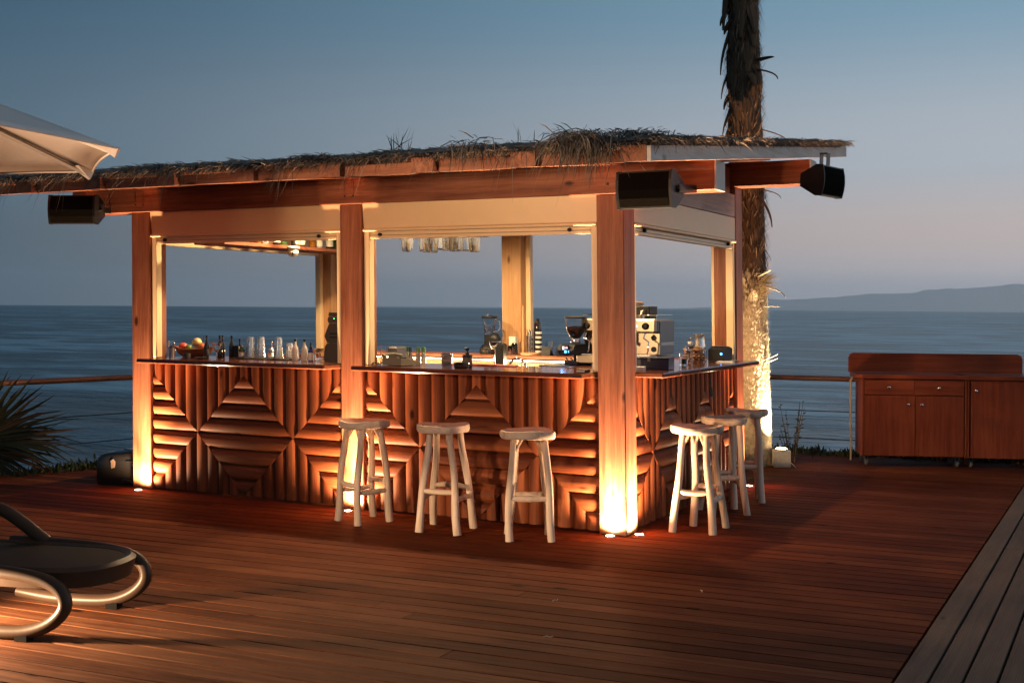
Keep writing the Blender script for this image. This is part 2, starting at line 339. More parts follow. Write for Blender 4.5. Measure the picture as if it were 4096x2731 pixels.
# --- deck of reddish boards: every board a part
deck = bpy.data.objects.new('deck', None); C.objects.link(deck); deck['kind'] = 'structure'
TILT = .070; ANG = math.atan(TILT); PITCH = .137; BW = .1248; TH = .026
def board_mesh(length, w, th=TH, ch=.0018, skew=0):
    p = MB(); p.prism([(0, -th), (w, -th), (w, -ch), (w - ch, 0), (ch, 0), (0, -ch)], 0, 0, length)
    if skew: p.v = [(x + y * skew, y, z) for x, y, z in p.v]
    return p
def right_lim(y): return 2.243
def left_lim(y): return max(-8.5, -6.26 + .30 * y) if y > -.7 else -8.0
rng = random.Random(3); nb = 0
y0 = -6.6
while y0 < 6.2:
    yc = lambda x: y0 + TILT * x
    xl = left_lim(yc(-6)); xr = 2.243
    if y0 < -4.5: xl = -3.2
    if yc(0) > 5.75: break
    x = xr
    first = rng.uniform(1.8, 9.0)
    while x > xl + .02:
        ln = first if x == xr else rng.uniform(6.5, 9.0)
        xa = max(xl, x - ln)
        if xa - xl < .6: xa = xl
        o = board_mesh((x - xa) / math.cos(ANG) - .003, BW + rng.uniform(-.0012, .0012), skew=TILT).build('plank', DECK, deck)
        o.location = (xa, y0 + TILT * xa, rng.uniform(-.0008, .0006)); o.rotation_euler = (rng.uniform(-.003, .003), 0, ANG + rng.uniform(-.0006, .0006))
        x = xa; nb += 1
    y0 += PITCH
print('planks', nb)
# one dark sheet beneath, standing in for the shade in the gaps
s = MB(); s.prism([(-8.0, -8.5), (4.2, -8.5), (4.2, 6.0), (2.2, 5.85), (-4.5, 5.45), (-6.22, .1), (-6.45, -.75), (-8.0, -.9)], 2, -.13, -.05); s.build('shade_sheet', DARKIN, deck)
# --- border of grooved grey boards
border = bpy.data.objects.new('deck_border', None); C.objects.link(border); border['kind'] = 'structure'
nbb = 0
for k in range(12):
    xk = 2.256 + .1335 * k; y = -5.2 + rng.uniform(-1, 0)
    joint = .86 if k < 3 else rng.uniform(-1, 2)
    cuts = [y, joint - 3.6, joint, joint + 3.3, 6.2]; cuts = [c for c in cuts if c >= y]
    for a_, b_ in zip(cuts[:-1], cuts[1:]):
        if b_ - a_ < .2: continue
        o = board_mesh(b_ - a_ - .003, .1195, .028).build('plank', BORDER, border)
        o.rotation_euler = (0, 0, R(90)); o.location = (xk + .1195, a_, rng.uniform(.003, .006)); nbb += 1

# ================================================================== THE BEACH BAR
bar = thing('beach_bar', 'open timber beach bar with thatched roof, half-log counter fronts and lit posts', 'bar')
XL, XM, D, PW = -4.63, -2.416, 2.87, .208
def bpart(name, mat, build, **kw):
    s = MB(); build(s); return s.build(name, mat, kw.pop('parent', bar), shear=True, **kw)
def bx(name, mat, *a, c=.004, **kw): return bpart(name, mat, lambda s: s.box(*a, c=c), **kw)
ZP = 2.40
for x0 in (XL, XM, -PW): bx('post', POST[2], x0, x0 + PW, 0, PW, 0, ZP - .001, c=.006)
for x0 in (XL, -2.37, -PW): bx('post', POST[2] if x0 == -PW else PINE[2], x0, x0 + PW, D - .2, D, 0, 2.689, c=.006)
# beams run past the posts; their sawn ends are grey
for y0_, z0_, z1_ in ((-.02, ZP, 2.605), (2.665, 2.69, 2.905)):
    bm_ = bx('beam', POST[0], -5.32, .668, y0_, y0_ + .205, z0_, z1_, c=.005)
    bx('end_grain', GREYW[2], .6685, .682, y0_ + .001, y0_ + .204, z0_ + .001, z1_ - .001, c=.003, parent=bm_)
for x0 in (-4.60, -.17):                                        # side plates under the rafters
    bpart('side_beam', POST[1], lambda s: s.prism([(.19, 2.44), (2.66, 2.70), (2.66, 2.90), (.19, 2.61)], 0, x0, x0 + .10))
bx('bolt', BLACKM, -.12, -.10, -.026, -.018, 2.46, 2.48, c=.004)
for bxp in (-4.56, -4.47, -2.35, -2.27): bx('bolt', BLACKM, bxp - .008, bxp + .008, -.025, -.018, 2.455, 2.471, c=.004)
# rafters
SL = .117; RF0, RF1 = -1.36, 3.93
def zr(y): return 2.606 + SL * y
RX = [.53, -.185, -.90, -1.615, -2.33, -3.04, -3.76, -4.475, -5.19]
for i, x in enumerate(RX):
    bpart('rafter', GREYW[1] if False else POST[1], lambda s: s.prism([(RF0, zr(RF0)), (RF1, zr(RF1)), (RF1, zr(RF1) + .095), (RF0, zr(RF0) + .095)], 0, x, x + .165))
bpart('barge_board', GREYW[1], lambda s: s.prism([(RF0 + .002, zr(RF0) - .002), (RF1, zr(RF1) - .002), (RF1, zr(RF1) + .088), (RF0 + .002, zr(RF0) + .088)], 0, .697, .722))
for xa, xb in [(RX[i + 1] + .167, RX[i] - .002) for i in range(len(RX) - 1)]:
    bpart('fascia_board', POST[0], lambda s: s.prism([(RF0 + .05, zr(RF0) + .004), (RF0 + .085, zr(RF0) + .006), (RF0 + .085, zr(RF0) + .078), (RF0 + .05, zr(RF0) + .074)], 0, xa, xb))
bpart('roof_boarding', DARKIN, lambda s: s.prism([(RF0 + .02, zr(RF0) + .10), (RF1, zr(RF1) + .10), (RF1, zr(RF1) + .118), (RF0 + .02, zr(RF0) + .118)], 0, -5.35, .71))
# thatch: a lumpy bed and loose grass over it
def thick(x, y): return .030 + .022 * mnoise.noise((x * 1.3, y * 1.1, 0)) + .018 * mnoise.noise((x * 4, y * 4, 2))
s = MB(); nx, ny = 90, 60; vs = []; fs = []
for j in range(ny + 1):
    for i in range(nx + 1):
        x = -5.42 + 6.16 * i / nx; y = RF0 - .03 + (RF1 - RF0 + .06) * j / ny
        e = min(1, (y - RF0 + .04) * 6, (x + 5.45) * 6, (.76 - x) * 6); e = max(0, e)
        vs.append((x, y, zr(y) + .12 + thick(x, y) * e))
for j in range(ny):
    for i in range(nx): a = j * (nx + 1) + i; fs.append((a, a + 1, a + nx + 2, a + nx + 1))
s.add(vs, fs); s.shear(); roof = s.build('thatch', THATCH, bar)
rg = np.random.default_rng(5); sp = []
def shx(p): return (p[0] + K * p[2], p[1], p[2])
def strand(x, y, z, dirn, ln, w, dr): sp.append((shx((x, y, z)), dirn, ln, w, dr, rg.normal(size=3)))
for _ in range(16000):                                          # over the roof
    x = rg.uniform(-5.4, .74); y = rg.uniform(RF0, RF1)
    strand(x, y, zr(y) + .12 + thick(x, y) * .9, (rg.normal(0, .35), -1, rg.uniform(-.14, .15)), rg.uniform(.06, .15), rg.uniform(.003, .007), rg.uniform(0, .35))
for _ in range(17000):                                          # front eave, in uneven bunches
    x = rg.uniform(-5.45, .74); bunch = mnoise.noise((x * 2.1, 7, 0)) + .6 * mnoise.noise((x * 6.5, 9, 0))
    if rg.uniform(-1.0, 1.0) > bunch + .55: continue
    y = RF0 + rg.uniform(-.03, .22); u = rg.uniform(0, 1)
    strand(x, y, zr(y) + .104 + u * (.032 + .035 * bunch), (rg.normal(.2, .7), -.8, rg.uniform(-.45, .35)), rg.uniform(.05, .11) * (1 + .35 * bunch), rg.uniform(.003, .0065), rg.uniform(.1, .7))
for _ in range(230):                                            # long loose ends
    x = rg.choice([-4.9, -4.55, -4.1, -3.35, -2.9, -1.9, -1.35, -.55, -.25, .1, .35]) + rg.normal(0, .09)
    strand(x, RF0 + rg.uniform(-.03, .08), zr(RF0) + .10 + rg.uniform(0, .03), (rg.normal(-.1, .55), -.8, rg.uniform(-1.0, -.1)), rg.uniform(.08, .22), rg.uniform(.002, .005), rg.uniform(.4, 1.1))
for _ in range(5200):                                           # right-hand edge
    y = rg.uniform(RF0, RF1); u = rg.uniform(0, 1)
    strand(.74 + rg.uniform(-.12, .03), y, zr(y) + .118 + u * .035, (rg.uniform(.1, .7), rg.normal(-.8, .6), rg.uniform(-.16, .16)), rg.uniform(.05, .11), rg.uniform(.003, .006), rg.uniform(.1, .7))
for cx0, cy0, nn, spread, ln in ((.34, RF0 + .02, 480, .07, .23), (.22, RF0 + .02, 300, .05, .20), (.56, -1.10, 420, .09, .15), (-.42, RF0 + .03, 120, .1, .15)):   # shaggy corner
    for _ in range(nn):
        x = cx0 + rg.normal(0, spread); y = cy0 + rg.normal(0, .08)
        strand(x, y, zr(cy0) + .13 + rg.uniform(0, .06), (rg.normal(.25, .8), -1, rg.uniform(-.9, .55) if cx0 < .5 else rg.uniform(-.1, .35)), rg.uniform(.4, 1) * ln, rg.uniform(.004, .008), rg.uniform(.2, 1.2))
for xt, yt in ((-1.07, -1.2), (-.15, -1.2)):       # stray sprigs on top
    for _ in range(20 if xt < -1 else 5):
        strand(xt + rg.normal(0, .05), yt, zr(yt) + .15, (rg.normal(.1, .5), rg.normal(0, .3), 1), rg.uniform(.07, .22), .006, .15)
blades(sp, 'loose_thatch', THATCH, bar, kind='stuff')

# --- counter fronts of half logs set in diamonds
def log_panel(W, place, nodes, half, znode, pitch, z0=.015, z1=1.098, bulge=.032, seams=()):
    pn = MB(); P = lambda u, z, d: place(u, z, d)
    pn.add([P(0, z0, 0), P(W, z0, 0), P(W, z1, 0), P(0, z1, 0)], [(0, 1, 2, 3)])
    panel = pn.build('counter_front', DARKIN, bar, shear=True)
    node = lambda u: min(nodes, key=lambda q: abs(q - u))
    cnt = 0
    def prof(t): return bulge * max(0.0, 1 - abs(2 * t - 1) ** 2.3) ** .62
    def log(samples, vertical):
        nonlocal cnt
        n = len(samples); vs = []
        for end in (0, 1):
            for (c, a, b_, t) in samples:
                e = (a, b_)[end]; d = .004 + prof(t)
                vs.append(P(c, e, d) if vertical else P(e, c, d))
        for end in (0, 1):
            for (c, a, b_, t) in samples:
                e = (a, b_)[end]; vs.append(P(c, e, -.004) if vertical else P(e, c, -.004))
        fs = [(i, i + 1, n + i + 1, n + i) for i in range(n - 1)]
        fs += [(i, 2 * n + i, 2 * n + i + 1, i + 1) for i in range(n - 1)] + [(n + i, n + i + 1, 3 * n + i + 1, 3 * n + i) for i in range(n - 1)]
        m = MB(); m.add(vs, fs, True); m.build('half_log', LOGW[2 if vertical else logaxis], panel, shear=True); cnt += 1
    logaxis = 0 if abs(place(1, 0, 0)[0] - place(0, 0, 0)[0]) > .5 else 1
    NS = 9; g = .0012
    nv = round(W / pitch); pw = W / nv
    for k in range(nv):
        up = []; dn = []
        for q in range(NS):
            t = q / (NS - 1); u = k * pw + g + (pw - 2 * g) * t; e = abs(u - node(u)); e = min(e, half)
            up.append((u, znode + e, z1, t)); dn.append((u, z0, max(z0, znode - e), t))
        log(up, True)
        if max(b_ - a for _, a, b_, _ in dn) > .01: log(dn, True)
    nh = max(2, round(2 * half / (pitch * 1.12))); ph_ = 2 * half / nh
    for k in range(nh):
        spans = [(-1, nodes[0])] + [(nodes[i], nodes[i + 1]) for i in range(len(nodes) - 1)] + [(nodes[-1], -2)]
        for a_, b_ in spans:
            sm = []
            for q in range(NS):
                t = q / (NS - 1); z = znode - half + k * ph_ + g + (ph_ - 2 * g) * t; e = abs(z - znode)
                lo = 0 if a_ == -1 else a_ + e; hi = W if b_ == -2 else b_ - e
                if hi < lo: lo = hi = (lo + hi) / 2
                z = min(max(z, z0), z1); sm.append((z, lo, hi, t))
            if a_ == -1 or b_ == -2 or (a_ + b_) / 2 not in seams:
                if max(h - l_ for _, l_, h, _ in sm) > .02: log(sm, False)
            else:
                mid = (a_ + b_) / 2
                log([(z, lo, max(lo, mid - .002), t) for z, lo, hi, t in sm], False); log([(z, min(hi, mid + .002), hi, t) for z, lo, hi, t in sm], False)
    return cnt
c1 = log_panel(2.004, lambda u, z, d: (XL + PW + .001 + u, .062 - d, z), (.501, 1.503), .501, .515, .1175)
c2 = log_panel(1.998, lambda u, z, d: (XM + PW + .001 + u, .062 - d, z), (.4995, 1.4985), .4995, .515, .1175)
c3 = log_panel(2.46, lambda u, z, d: (-.062 + d, PW + .002 + u, z), (.41, 1.23, 2.05), .41, .515, .1175, seams=(.82, 1.64))
print('half logs', c1, c2, c3)
# plain boarded fronts on the two sides that face the sea
bx('rear_front', LOGW[0], XL + PW + .002, -.21, D - .07, D - .03, .02, 1.09)
bx('rear_front', LOGW[1], XL + .03, XL + .07, PW + .002, D - .202, .02, 1.09)
# counters
def slab(name, x0, x1, y0, y1, z0=1.101, z1=1.139, mat=COUNTER): return bx(name, mat, x0, x1, y0, y1, z0, z1, c=.008)
slab('counter_top', -4.385, -2.428, -.205, .56); slab('counter_top', -2.184, -.246, -.205, .56)
slab('counter_top', -.72, .205, .592, 1.018, mat=COUNTER); slab('counter_top', -.72, .205, 1.021, 2.662)
slab('counter_top', -.215, .205, .213, .588)
slab('back_counter', -4.35, -.23, 2.42, 2.80, 1.105, 1.14, mat=POST[0])
bx('work_surface', STEEL, -4.2, -.95, 1.80, 2.40, .93, .955); bx('back_splash', PINE[0], -4.3, -.95, 2.405, 2.418, .955, 1.07)
bx('led_tape', LEDM, -3.42, -1.45, 2.385, 2.397, 1.083, 1.093, c=.002)
bx('led_tape', LEDM, -3.95, -3.47, 2.385, 2.397, 1.083, 1.093, c=.002)
lt = lamp('AREA', 'led_light', bar, (-2.5, 2.37, 1.08), 60, WARM2, target=(-2.5, 2.2, .9)); lt.data.shape = 'RECTANGLE'; lt.data.size = 2.4; lt.data.size_y = .03

# --- shutter cassettes, rails and side channels
def opening_front(x0, x1, y, zb, s_=1, dz=.205, knobs=True):
    bpart('shutter_box', CREAM, lambda s: s.prism([(y + .012, zb + .003), (y + .15, zb + .003), (y + .15, zb + dz - .006), (y - .010, zb + dz - .006)], 0, x0, x1)) if s_ > 0 else bx('shutter_box', CREAM, x0, x1, y - .15, y, zb + .003, zb + dz)
    ya, yb = (y - .014, y + .10) if s_ > 0 else (y - .10, y + .014)
    bx('box_lip', CREAM, x0 + .001, x1 - .001, ya, yb, zb - .022, zb, c=.006)
    ya, yb = (y + .015, y + .055) if s_ > 0 else (y - .055, y - .015)
    rl = bx('shutter_rail', CREAM, x0 + .055, x1 - .055, ya, yb, zb - .078, zb - .026, c=.003)
    bx('shutter_rail_lip', CREAM, x0 + .055, x1 - .055, ya - .006, ya - .0005, zb - .078, zb - .056, c=.002)
    bx('rail_seal', BLACKP, x0 + .056, x1 - .056, ya - .002, ya + .01, zb - .0545, zb - .0515, c=0)
    if knobs:
        for kx in (x0 + .155, x1 - .22):
            m = MB(); m.lathe([(0, 0), (.013, 0), (.015, .012), (.011, .024), (0, .026)], 12)
            m.move(Matrix.Translation((kx, ya - .002, zb - .048)) @ Matrix.Rotation(R(90), 4, 'X')); m.build('knob', BLACKP, rl, shear=True)
    for ca, cb in ((x0 + .001, x0 + .052), (x1 - .052, x1 - .001)):
        ya, yb = (y + .008, y + .075) if s_ > 0 else (y - .075, y - .008)
        bx('side_channel', CREAM, ca, cb, ya, yb, 1.142, zb - .0235, c=.004)
opening_front(XL + PW + .001, XM - .001, .02, 2.205)
opening_front(XM + PW + .001, -PW - .001, .02, 2.205)
opening_front(XL + PW + .002, -2.372, D - .03, 2.49, -1, .195, False)
opening_front(-2.16, -PW - .002, D - .03, 2.49, -1, .195, False)
def opening_side(xo, s_, zb=2.208, dz=.205, y0=PW + .002, y1=D - .202):
    a, b_ = sorted((xo - .005 * s_, xo - .15 * s_)); bx('shutter_box', CREAM, a, b_, y0, y1, zb + .003, zb + dz)
    a, b_ = sorted((xo + .010 * s_, xo - .10 * s_)); bx('box_lip', CREAM, a, b_, y0 + .001, y1 - .001, zb - .022, zb, c=.006)
    a, b_ = sorted((xo - .02 * s_, xo - .06 * s_)); rl = bx('shutter_rail', CREAM, a, b_, y0 + .05, y1 - .05, zb - .078, zb - .026, c=.003)
    e = xo - .0195 * s_; a, b_ = sorted((e + .0005 * s_, e + .006 * s_))
    bx('shutter_rail_lip', CREAM, a, b_, y0 + .05, y1 - .05, zb - .078, zb - .056, c=.002)
    a, b_ = sorted((e - .01 * s_, e + .002 * s_)); bx('rail_seal', BLACKP, a, b_, y0 + .051, y1 - .051, zb - .0545, zb - .0515, c=0)
    for kyy in (y0 + .22, y1 - .2):
        m = MB(); m.lathe([(0, 0), (.013, 0), (.015, .012), (.011, .024), (0, .026)], 12)
        m.move(Matrix.Translation((e + .001 * s_, kyy, zb - .040)) @ Matrix.Rotation(R(90 * s_), 4, 'Y')); m.build('knob', BLACKP, rl, shear=True)
    for ya, yb in ((y0 + .001, y0 + .05), (y1 - .05, y1 - .001)):
        a, b_ = sorted((xo - .012 * s_, xo - .08 * s_)); bx('side_channel', CREAM, a, b_, ya, yb, 1.142, zb - .0235)
opening_side(0, 1); opening_side(XL + .03, -1, zb=2.205, dz=.21)
bx('side_header', GREYW[1], -.035, -.006, PW + .002, D - .202, 2.418, 2.62, c=.003)
for k in range(4): bx('gable_board', POST[2], -.050, -.036, 2.0 + .16 * k, 2.157 + .16 * k, 2.622, 2.80 + .019 * k, c=.003)
# overhead shelf with its bottles, assumed ceiling lamps
bx('shelf', POST[1], -4.24, -3.895, .36, 2.60, 2.130, 2.163); bx('shelf_hanger', POST[2], -4.12, -4.06, .40, .46, 2.163, 2.62); bx('shelf_hanger', POST[2], -4.12, -4.06, 2.5, 2.56, 2.163, 2.86)
bx('cross_beam', POST[0], -4.42, -.21, .91, .99, 2.62, 2.70)
# assumed interior lamps, unseen: round fittings under the cross beam
for k, x in enumerate((-3.4, -2.02, -.75)):
    p = thing('assumed_ceiling_lamp', ['assumed round ceiling lamp above the left bar counter', 'assumed round ceiling lamp over the middle of the bar', 'assumed round ceiling lamp above the coffee machine'][k], 'ceiling lamp', (x + K * 2.6, .95, 2.615), group='assumed lamps under the bar ceiling')
    MB().lathe([(0, 0), (.075, 0), (.08, -.012), (.07, -.03), (.062, -.03)], 24).build('housing', WHITEP, p)
    MB().lathe([(.062, -.026), (.04, -.032), (0, -.034)], 24).build('diffuser', LENS, p)
    lamp('SPOT', 'light', p, (0, 0, -.045), LAMP_BAR, WARM2, target=(0, 0, -2), size=R(165), blend=.4, radius=.06)
# in-ground uplights
for (x, y, tx, ty), lab in zip(((-4.47, -.10, -4.52, .01), (-2.29, -.095, -2.31, .01), (-.105, -.05, -.10, .02), (.055, .10, .02, .10), (.062, 2.79, .0, 2.79)),
        ('lit round deck uplight at foot of the far left post', 'lit round deck uplight at foot of the middle post behind a stool', 'lit round deck uplight at front face of the near corner post', 'lit round deck uplight at right side of the near corner post', 'lit round deck uplight at foot of the far right post behind stools')):
    p = thing('deck_uplight', lab, 'uplight', (x, y, .001), group='uplights set in the deck by the posts')
    MB().lathe([(.030, .003), (.032, .006), (.040, .006), (.043, .001), (.043, -.02)], 24).build('ring', STEEL, p)
    MB().lathe([(.031, -.002), (.028, .006), (.016, .0085), (0, .009)], 20).build('lens', LENS, p)
    lamp('SPOT', 'light', p, (0, 0, .022), LAMP_POST, WARM, target=((tx - x) * .5, (ty - y) * .5, 1.0), size=R(168), blend=.9, radius=.02)
    lamp('SPOT', 'beam_light', p, (0, 0, .022), LAMP_BEAM, WARM, target=(-(tx - x) * 3.0, -(ty - y) * 3.0, 2.0), size=R(66), blend=.9, radius=.02)
# ================================================================== STOOLS
def stool(label, feet, seat, seed, yb):
    rg_ = random.Random(seed); cx, cy = seat
    t = thing('bar_stool', label, 'bar stool', (cx, cy, 0), group='driftwood stools around the beach bar')
    # seat: irregular slab, dished, wavy rim
    n = 34; vs = []; fs = []
    ph = [rg_.uniform(0, 6.3) for _ in range(5)]
    def rim(a): return .187 * (1 + .035 * math.sin(2 * a + ph[0]) + .03 * math.sin(3 * a + ph[1]) + .014 * math.sin(7 * a + ph[2]))
    def rz_(a): return .006 * math.sin(2 * a + ph[3]) + .004 * math.sin(3 * a + ph[4])
    rings = [(0, .738), (.5, .738), (.8, .745), (.93, .752), (.985, .750), (1.0, .738), (1.005, .715), (.96, .699), (.80, .695), (0, .695)]
    for f, z in rings:
        for k in range(n):
            a = 2 * math.pi * k / n; r = rim(a) * f; nz = mnoise.noise((math.cos(a) * 3 + seed, math.sin(a) * 3, z * 22))
            rr = max(1e-4, r * (1 + (.03 * nz if f > .9 else 0))); w = rz_(a) * f ** 2 if z > .70 else rz_(a) * f ** 2 * .6
            vs.append((rr * math.cos(a), rr * math.sin(a), z + w + .004 * nz))
    for i in range(len(rings) - 1):
        for k in range(n): k2 = (k + 1) % n; fs.append((i * n + k, i * n + k2, (i + 1) * n + k2, (i + 1) * n + k))
    m = MB(); m.add(vs, fs, True); m.build('seat', DRIFT[0], t)
    tops = []
    for i, (fx, fy) in enumerate(feet):
        fx -= cx; fy -= cy; a = math.atan2(fy, fx); tx, ty = .125 * math.cos(a) + .02 * fx, .125 * math.sin(a) + .02 * fy
        pts = []; rad = []; bend = rg_.uniform(-.008, .008); b2 = rg_.uniform(-.007, .007)
        for q in range(13):
            u = q / 12; w = math.sin(math.pi * u)
            pts.append((fx + (tx - fx) * u + bend * w + .006 * math.sin(7 * u + seed + i), fy + (ty - fy) * u + b2 * w + .005 * math.cos(6 * u + i), .70 * u))
            rad.append((.0285 - .005 * u) * (1 + .05 * math.sin(9 * u + 2 * i + seed)))
        m = MB(); m.tube(pts, rad, 10); m.build('leg', DRIFT[2], t); tops.append((pts, rad))
    order = sorted(range(4), key=lambda i: math.atan2(feet[i][1] - cy, feet[i][0] - cx))
    for j in range(4):
        a, b_ = tops[order[j]][0], tops[order[(j + 1) % 4]][0]; u = 4 if j % 2 else 5
        pa_, pb = Vector(a[u]), Vector(b_[u]); sag = Vector((0, 0, rg_.uniform(-.012, .012)))
        m = MB(); m.tube([pa_, pa_.lerp(pb, .3) + sag, pa_.lerp(pb, .7) + sag, pb], [.016, .021, .021, .016], 8); m.build('stretcher', DRIFT[0], t)
        if yb:
            for s_, o_ in ((a, b_), (b_, a)):
                p0 = Vector(s_[10]); p1 = Vector(s_[12]).lerp(Vector(o_[12]), .28); p1.z = .70
                m = MB(); m.tube([p0, p0.lerp(p1, .5), p1], [.012, .011, .012], 7); m.build('brace', DRIFT[2], t)
    return t
stool('pale driftwood stool in front of the lit middle post', [(-2.126, -.469), (-1.876, -.577), (-1.998, -.179), (-1.762, -.305)], (-1.955, -.385), 1, True)
stool('pale driftwood stool with bolted legs, between two stools at the front counter', [(-1.355, -.578), (-1.430, -.243), (-1.043, -.553), (-1.088, -.232)], (-1.285, -.36), 2, False)
stool('pale driftwood stool at the front counter, nearest the bright corner post', [(-.637, -.561), (-.374, -.430), (-.765, -.316), (-.510, -.192)], (-.566, -.415), 3, True)
stool('driftwood stool at the side counter, nearest the corner post', [(.226, .314), (.275, .635), (.511, .360), (.500, .688)], (.33, .515), 4, True)
stool('driftwood stool at the side counter between two others', [(.083, 1.352), (.263, 1.10), (.305, 1.526), (.485, 1.277)], (.285, 1.325), 5, False)
stool('driftwood stool at the side counter, farthest back beside the palm', [(.10, 2.13), (.18, 1.87), (.323, 2.15), (.425, 1.918)], (.255, 2.03), 6, True)

# ================================================================== LOUDSPEAKERS
def speaker(label, loc, rz, tilt, ln=.40, up=False):
    t = thing('loudspeaker', label, 'loudspeaker', loc, rz, 'loudspeakers under the eaves')
    t.rotation_euler = (R(tilt), 0, rz)
    poly = [(-.075, -.122), (-.09, -.06), (-.095, 0), (-.09, .06), (-.075, .122), (-.02, .125), (.115, .05), (.115, -.05), (-.02, -.125)]
    m = MB(); m.prism(poly, 0, -ln / 2 + .012, ln / 2 - .012); o = m.build('cabinet', BLACKP, t)
    for s_ in (-1, 1):
        m = MB(); m.prism([(y * 1.02, z * 1.03) for y, z in poly], 0, s_ * (ln / 2 - .012), s_ * ln / 2); m.build('end_cap', BLACKP, t)
    g = [(-.080, -.112), (-.095, -.058), (-.100, 0), (-.095, .058), (-.080, .112)]
    m = MB(); m.prism(g + [(-.07, .112), (-.07, -.112)], 0, -ln / 2 + .022, ln / 2 - .022); m.build('grille', GRILLE, t)
    m = MB()
    if up: m.box(-.03, .03, .03, .036, .02, .23); m.box(-.03, .03, -.03, -.024, .06, .23); m.box(-.04, .04, -.03, .036, .23, .235)
    else:
        for s_ in (-1, 1): m.box(s_ * (ln / 2 + .012), s_ * (ln / 2 + .018), 0, .30, -.025, .025)
        m.box(-ln / 2 - .018, ln / 2 + .018, .30, .306, -.025, .025)
        for s_ in (-1, 1):
            q = MB(); q.lathe([(0, 0), (.018, 0), (.018, .02), (0, .022)], 12); q.move(Matrix.Translation((s_ * (ln / 2 + .002), .012, 0)) @ Matrix.Rotation(R(90 * s_), 4, 'Y')); q.build('knob', BLACKP, t)
    m.build('bracket', BLACKM, t)
    return t
speaker('black loudspeaker on the front beam above the near corner post', (.275, -.335, 2.385), R(-3), 4)
speaker('black loudspeaker on the far left end of the front beam', (-5.03, -.29, 2.415), R(22), 2, .42)
speaker('black loudspeaker hung on an upright bracket below the right eave', (.85, 2.20, 2.655), R(78), 3, .40, up=True)
# loose wires over two speakers
for lab, pts in (('thin pale wire looping from eave to the corner loudspeaker', [(.18, -.25, 2.62), (.20, -.30, 2.56), (.235, -.33, 2.53), (.25, -.335, 2.512)]),
                 ('thin pale wire looping from eave to the far left loudspeaker', [(-4.98, -.2, 2.60), (-4.94, -.25, 2.60), (-4.92, -.27, 2.57), (-4.90, -.28, 2.535)])):
    m = MB(); m.tube(pts, .004, 6); tag(m.build('wire', ROPE), lab, 'wire', 'loudspeaker wires')

# ================================================================== PALM AND PLANTS
palm = thing('palm_tree', 'tall shaggy palm trunk behind the bar, its foot lit from below', 'palm tree', (-.335, 4.32, -.28))
PX, PY = 0.0, 0.0
def pr(z): return .188 + .02 * math.exp(-z * 1.5) - .006 * z + .012 * mnoise.noise((0, 0, z * 3))
def pc(z): return (-.022 * z * 1.35, .0)
pts = [(pc(z)[0], pc(z)[1], z) for z in np.linspace(0, 6.6, 60)]
m = MB(); m.tube(pts, [pr(p[2]) for p in pts], 20); m.build('trunk', FIBRE, palm)
pts = [(pc(z)[0], pc(z)[1], z) for z in np.linspace(.10, 2.22, 40)]
m = MB(); m.tube(pts, [pr(p[2]) + .004 + .006 * mnoise.noise((p[2] * 9, 0, 0)) - (.02 if p[2] > 2.18 else 0) for p in pts], 22); m.build('lower_trunk', plain('pale_cut_bark', (.40, .30, .18), .85, var=.45, scale=26, bump=.8), palm)
rg = np.random.default_rng(11); low = []; mid = []
for _ in range(9500):                                          # short cut leaf-ends, bottom 2 m
    z = rg.uniform(.12, 2.25); row = round(z / .055) * .055; z = row + rg.normal(0, .008) if rg.uniform() < .7 else z
    a = rg.uniform(0, 2 * math.pi); r = pr(z) - .01; bigger = rg.uniform(0, 1) * (0.5 + z * .35)
    d = (math.cos(a) * rg.uniform(.25, .8), math.sin(a) * rg.uniform(.25, .8), rg.uniform(.6, 1.3))
    low.append(((pc(z)[0] + r * math.cos(a), r * math.sin(a), z), d, .022 + .045 * bigger, rg.uniform(.004, .008), 0, (-math.sin(a), math.cos(a), 0)))
blades(low, 'cut_leaf_bases', STUB, palm, kind='stuff')
for _ in range(5200):                                          # hanging brown fibre above
    z = rg.uniform(2.0, 6.5); a = rg.uniform(0, 2 * math.pi); r = pr(z) - .005
    d = (math.cos(a) * .35 + rg.normal(0, .15), math.sin(a) * .35 + rg.normal(0, .15), rg.choice([1.0, -1.0]) * rg.uniform(.6, 1))
    mid.append(((pc(z)[0] + r * math.cos(a), r * math.sin(a), z), d, rg.uniform(.06, .20), rg.uniform(.003, .012), rg.uniform(0, .4), (-math.sin(a), math.cos(a), 0)))
blades(mid, 'trunk_fibre', FIBRE, palm, kind='stuff')
def leafstub(z, a, ln, w, outw, up, mat=FIBRE):                # an old frond base bent out from the trunk
    ca, sa = math.cos(a), math.sin(a); m = MB(); pts_ = []; n_ = 6
    for q in range(n_ + 1):
        u = q / n_; rr = pr(z) - .02 + outw * ln * math.sin(u * 1.5); zz = z + up * ln * u - .12 * ln * u * u
        pts_.append((pc(z)[0] + rr * ca, rr * sa, zz))
    m.tube(pts_, [w * (1 - .75 * (q / n_) ** 1.4) for q in range(n_ + 1)], 6, flat=.35, smooth=False); m.build('leaf_base', mat, palm)
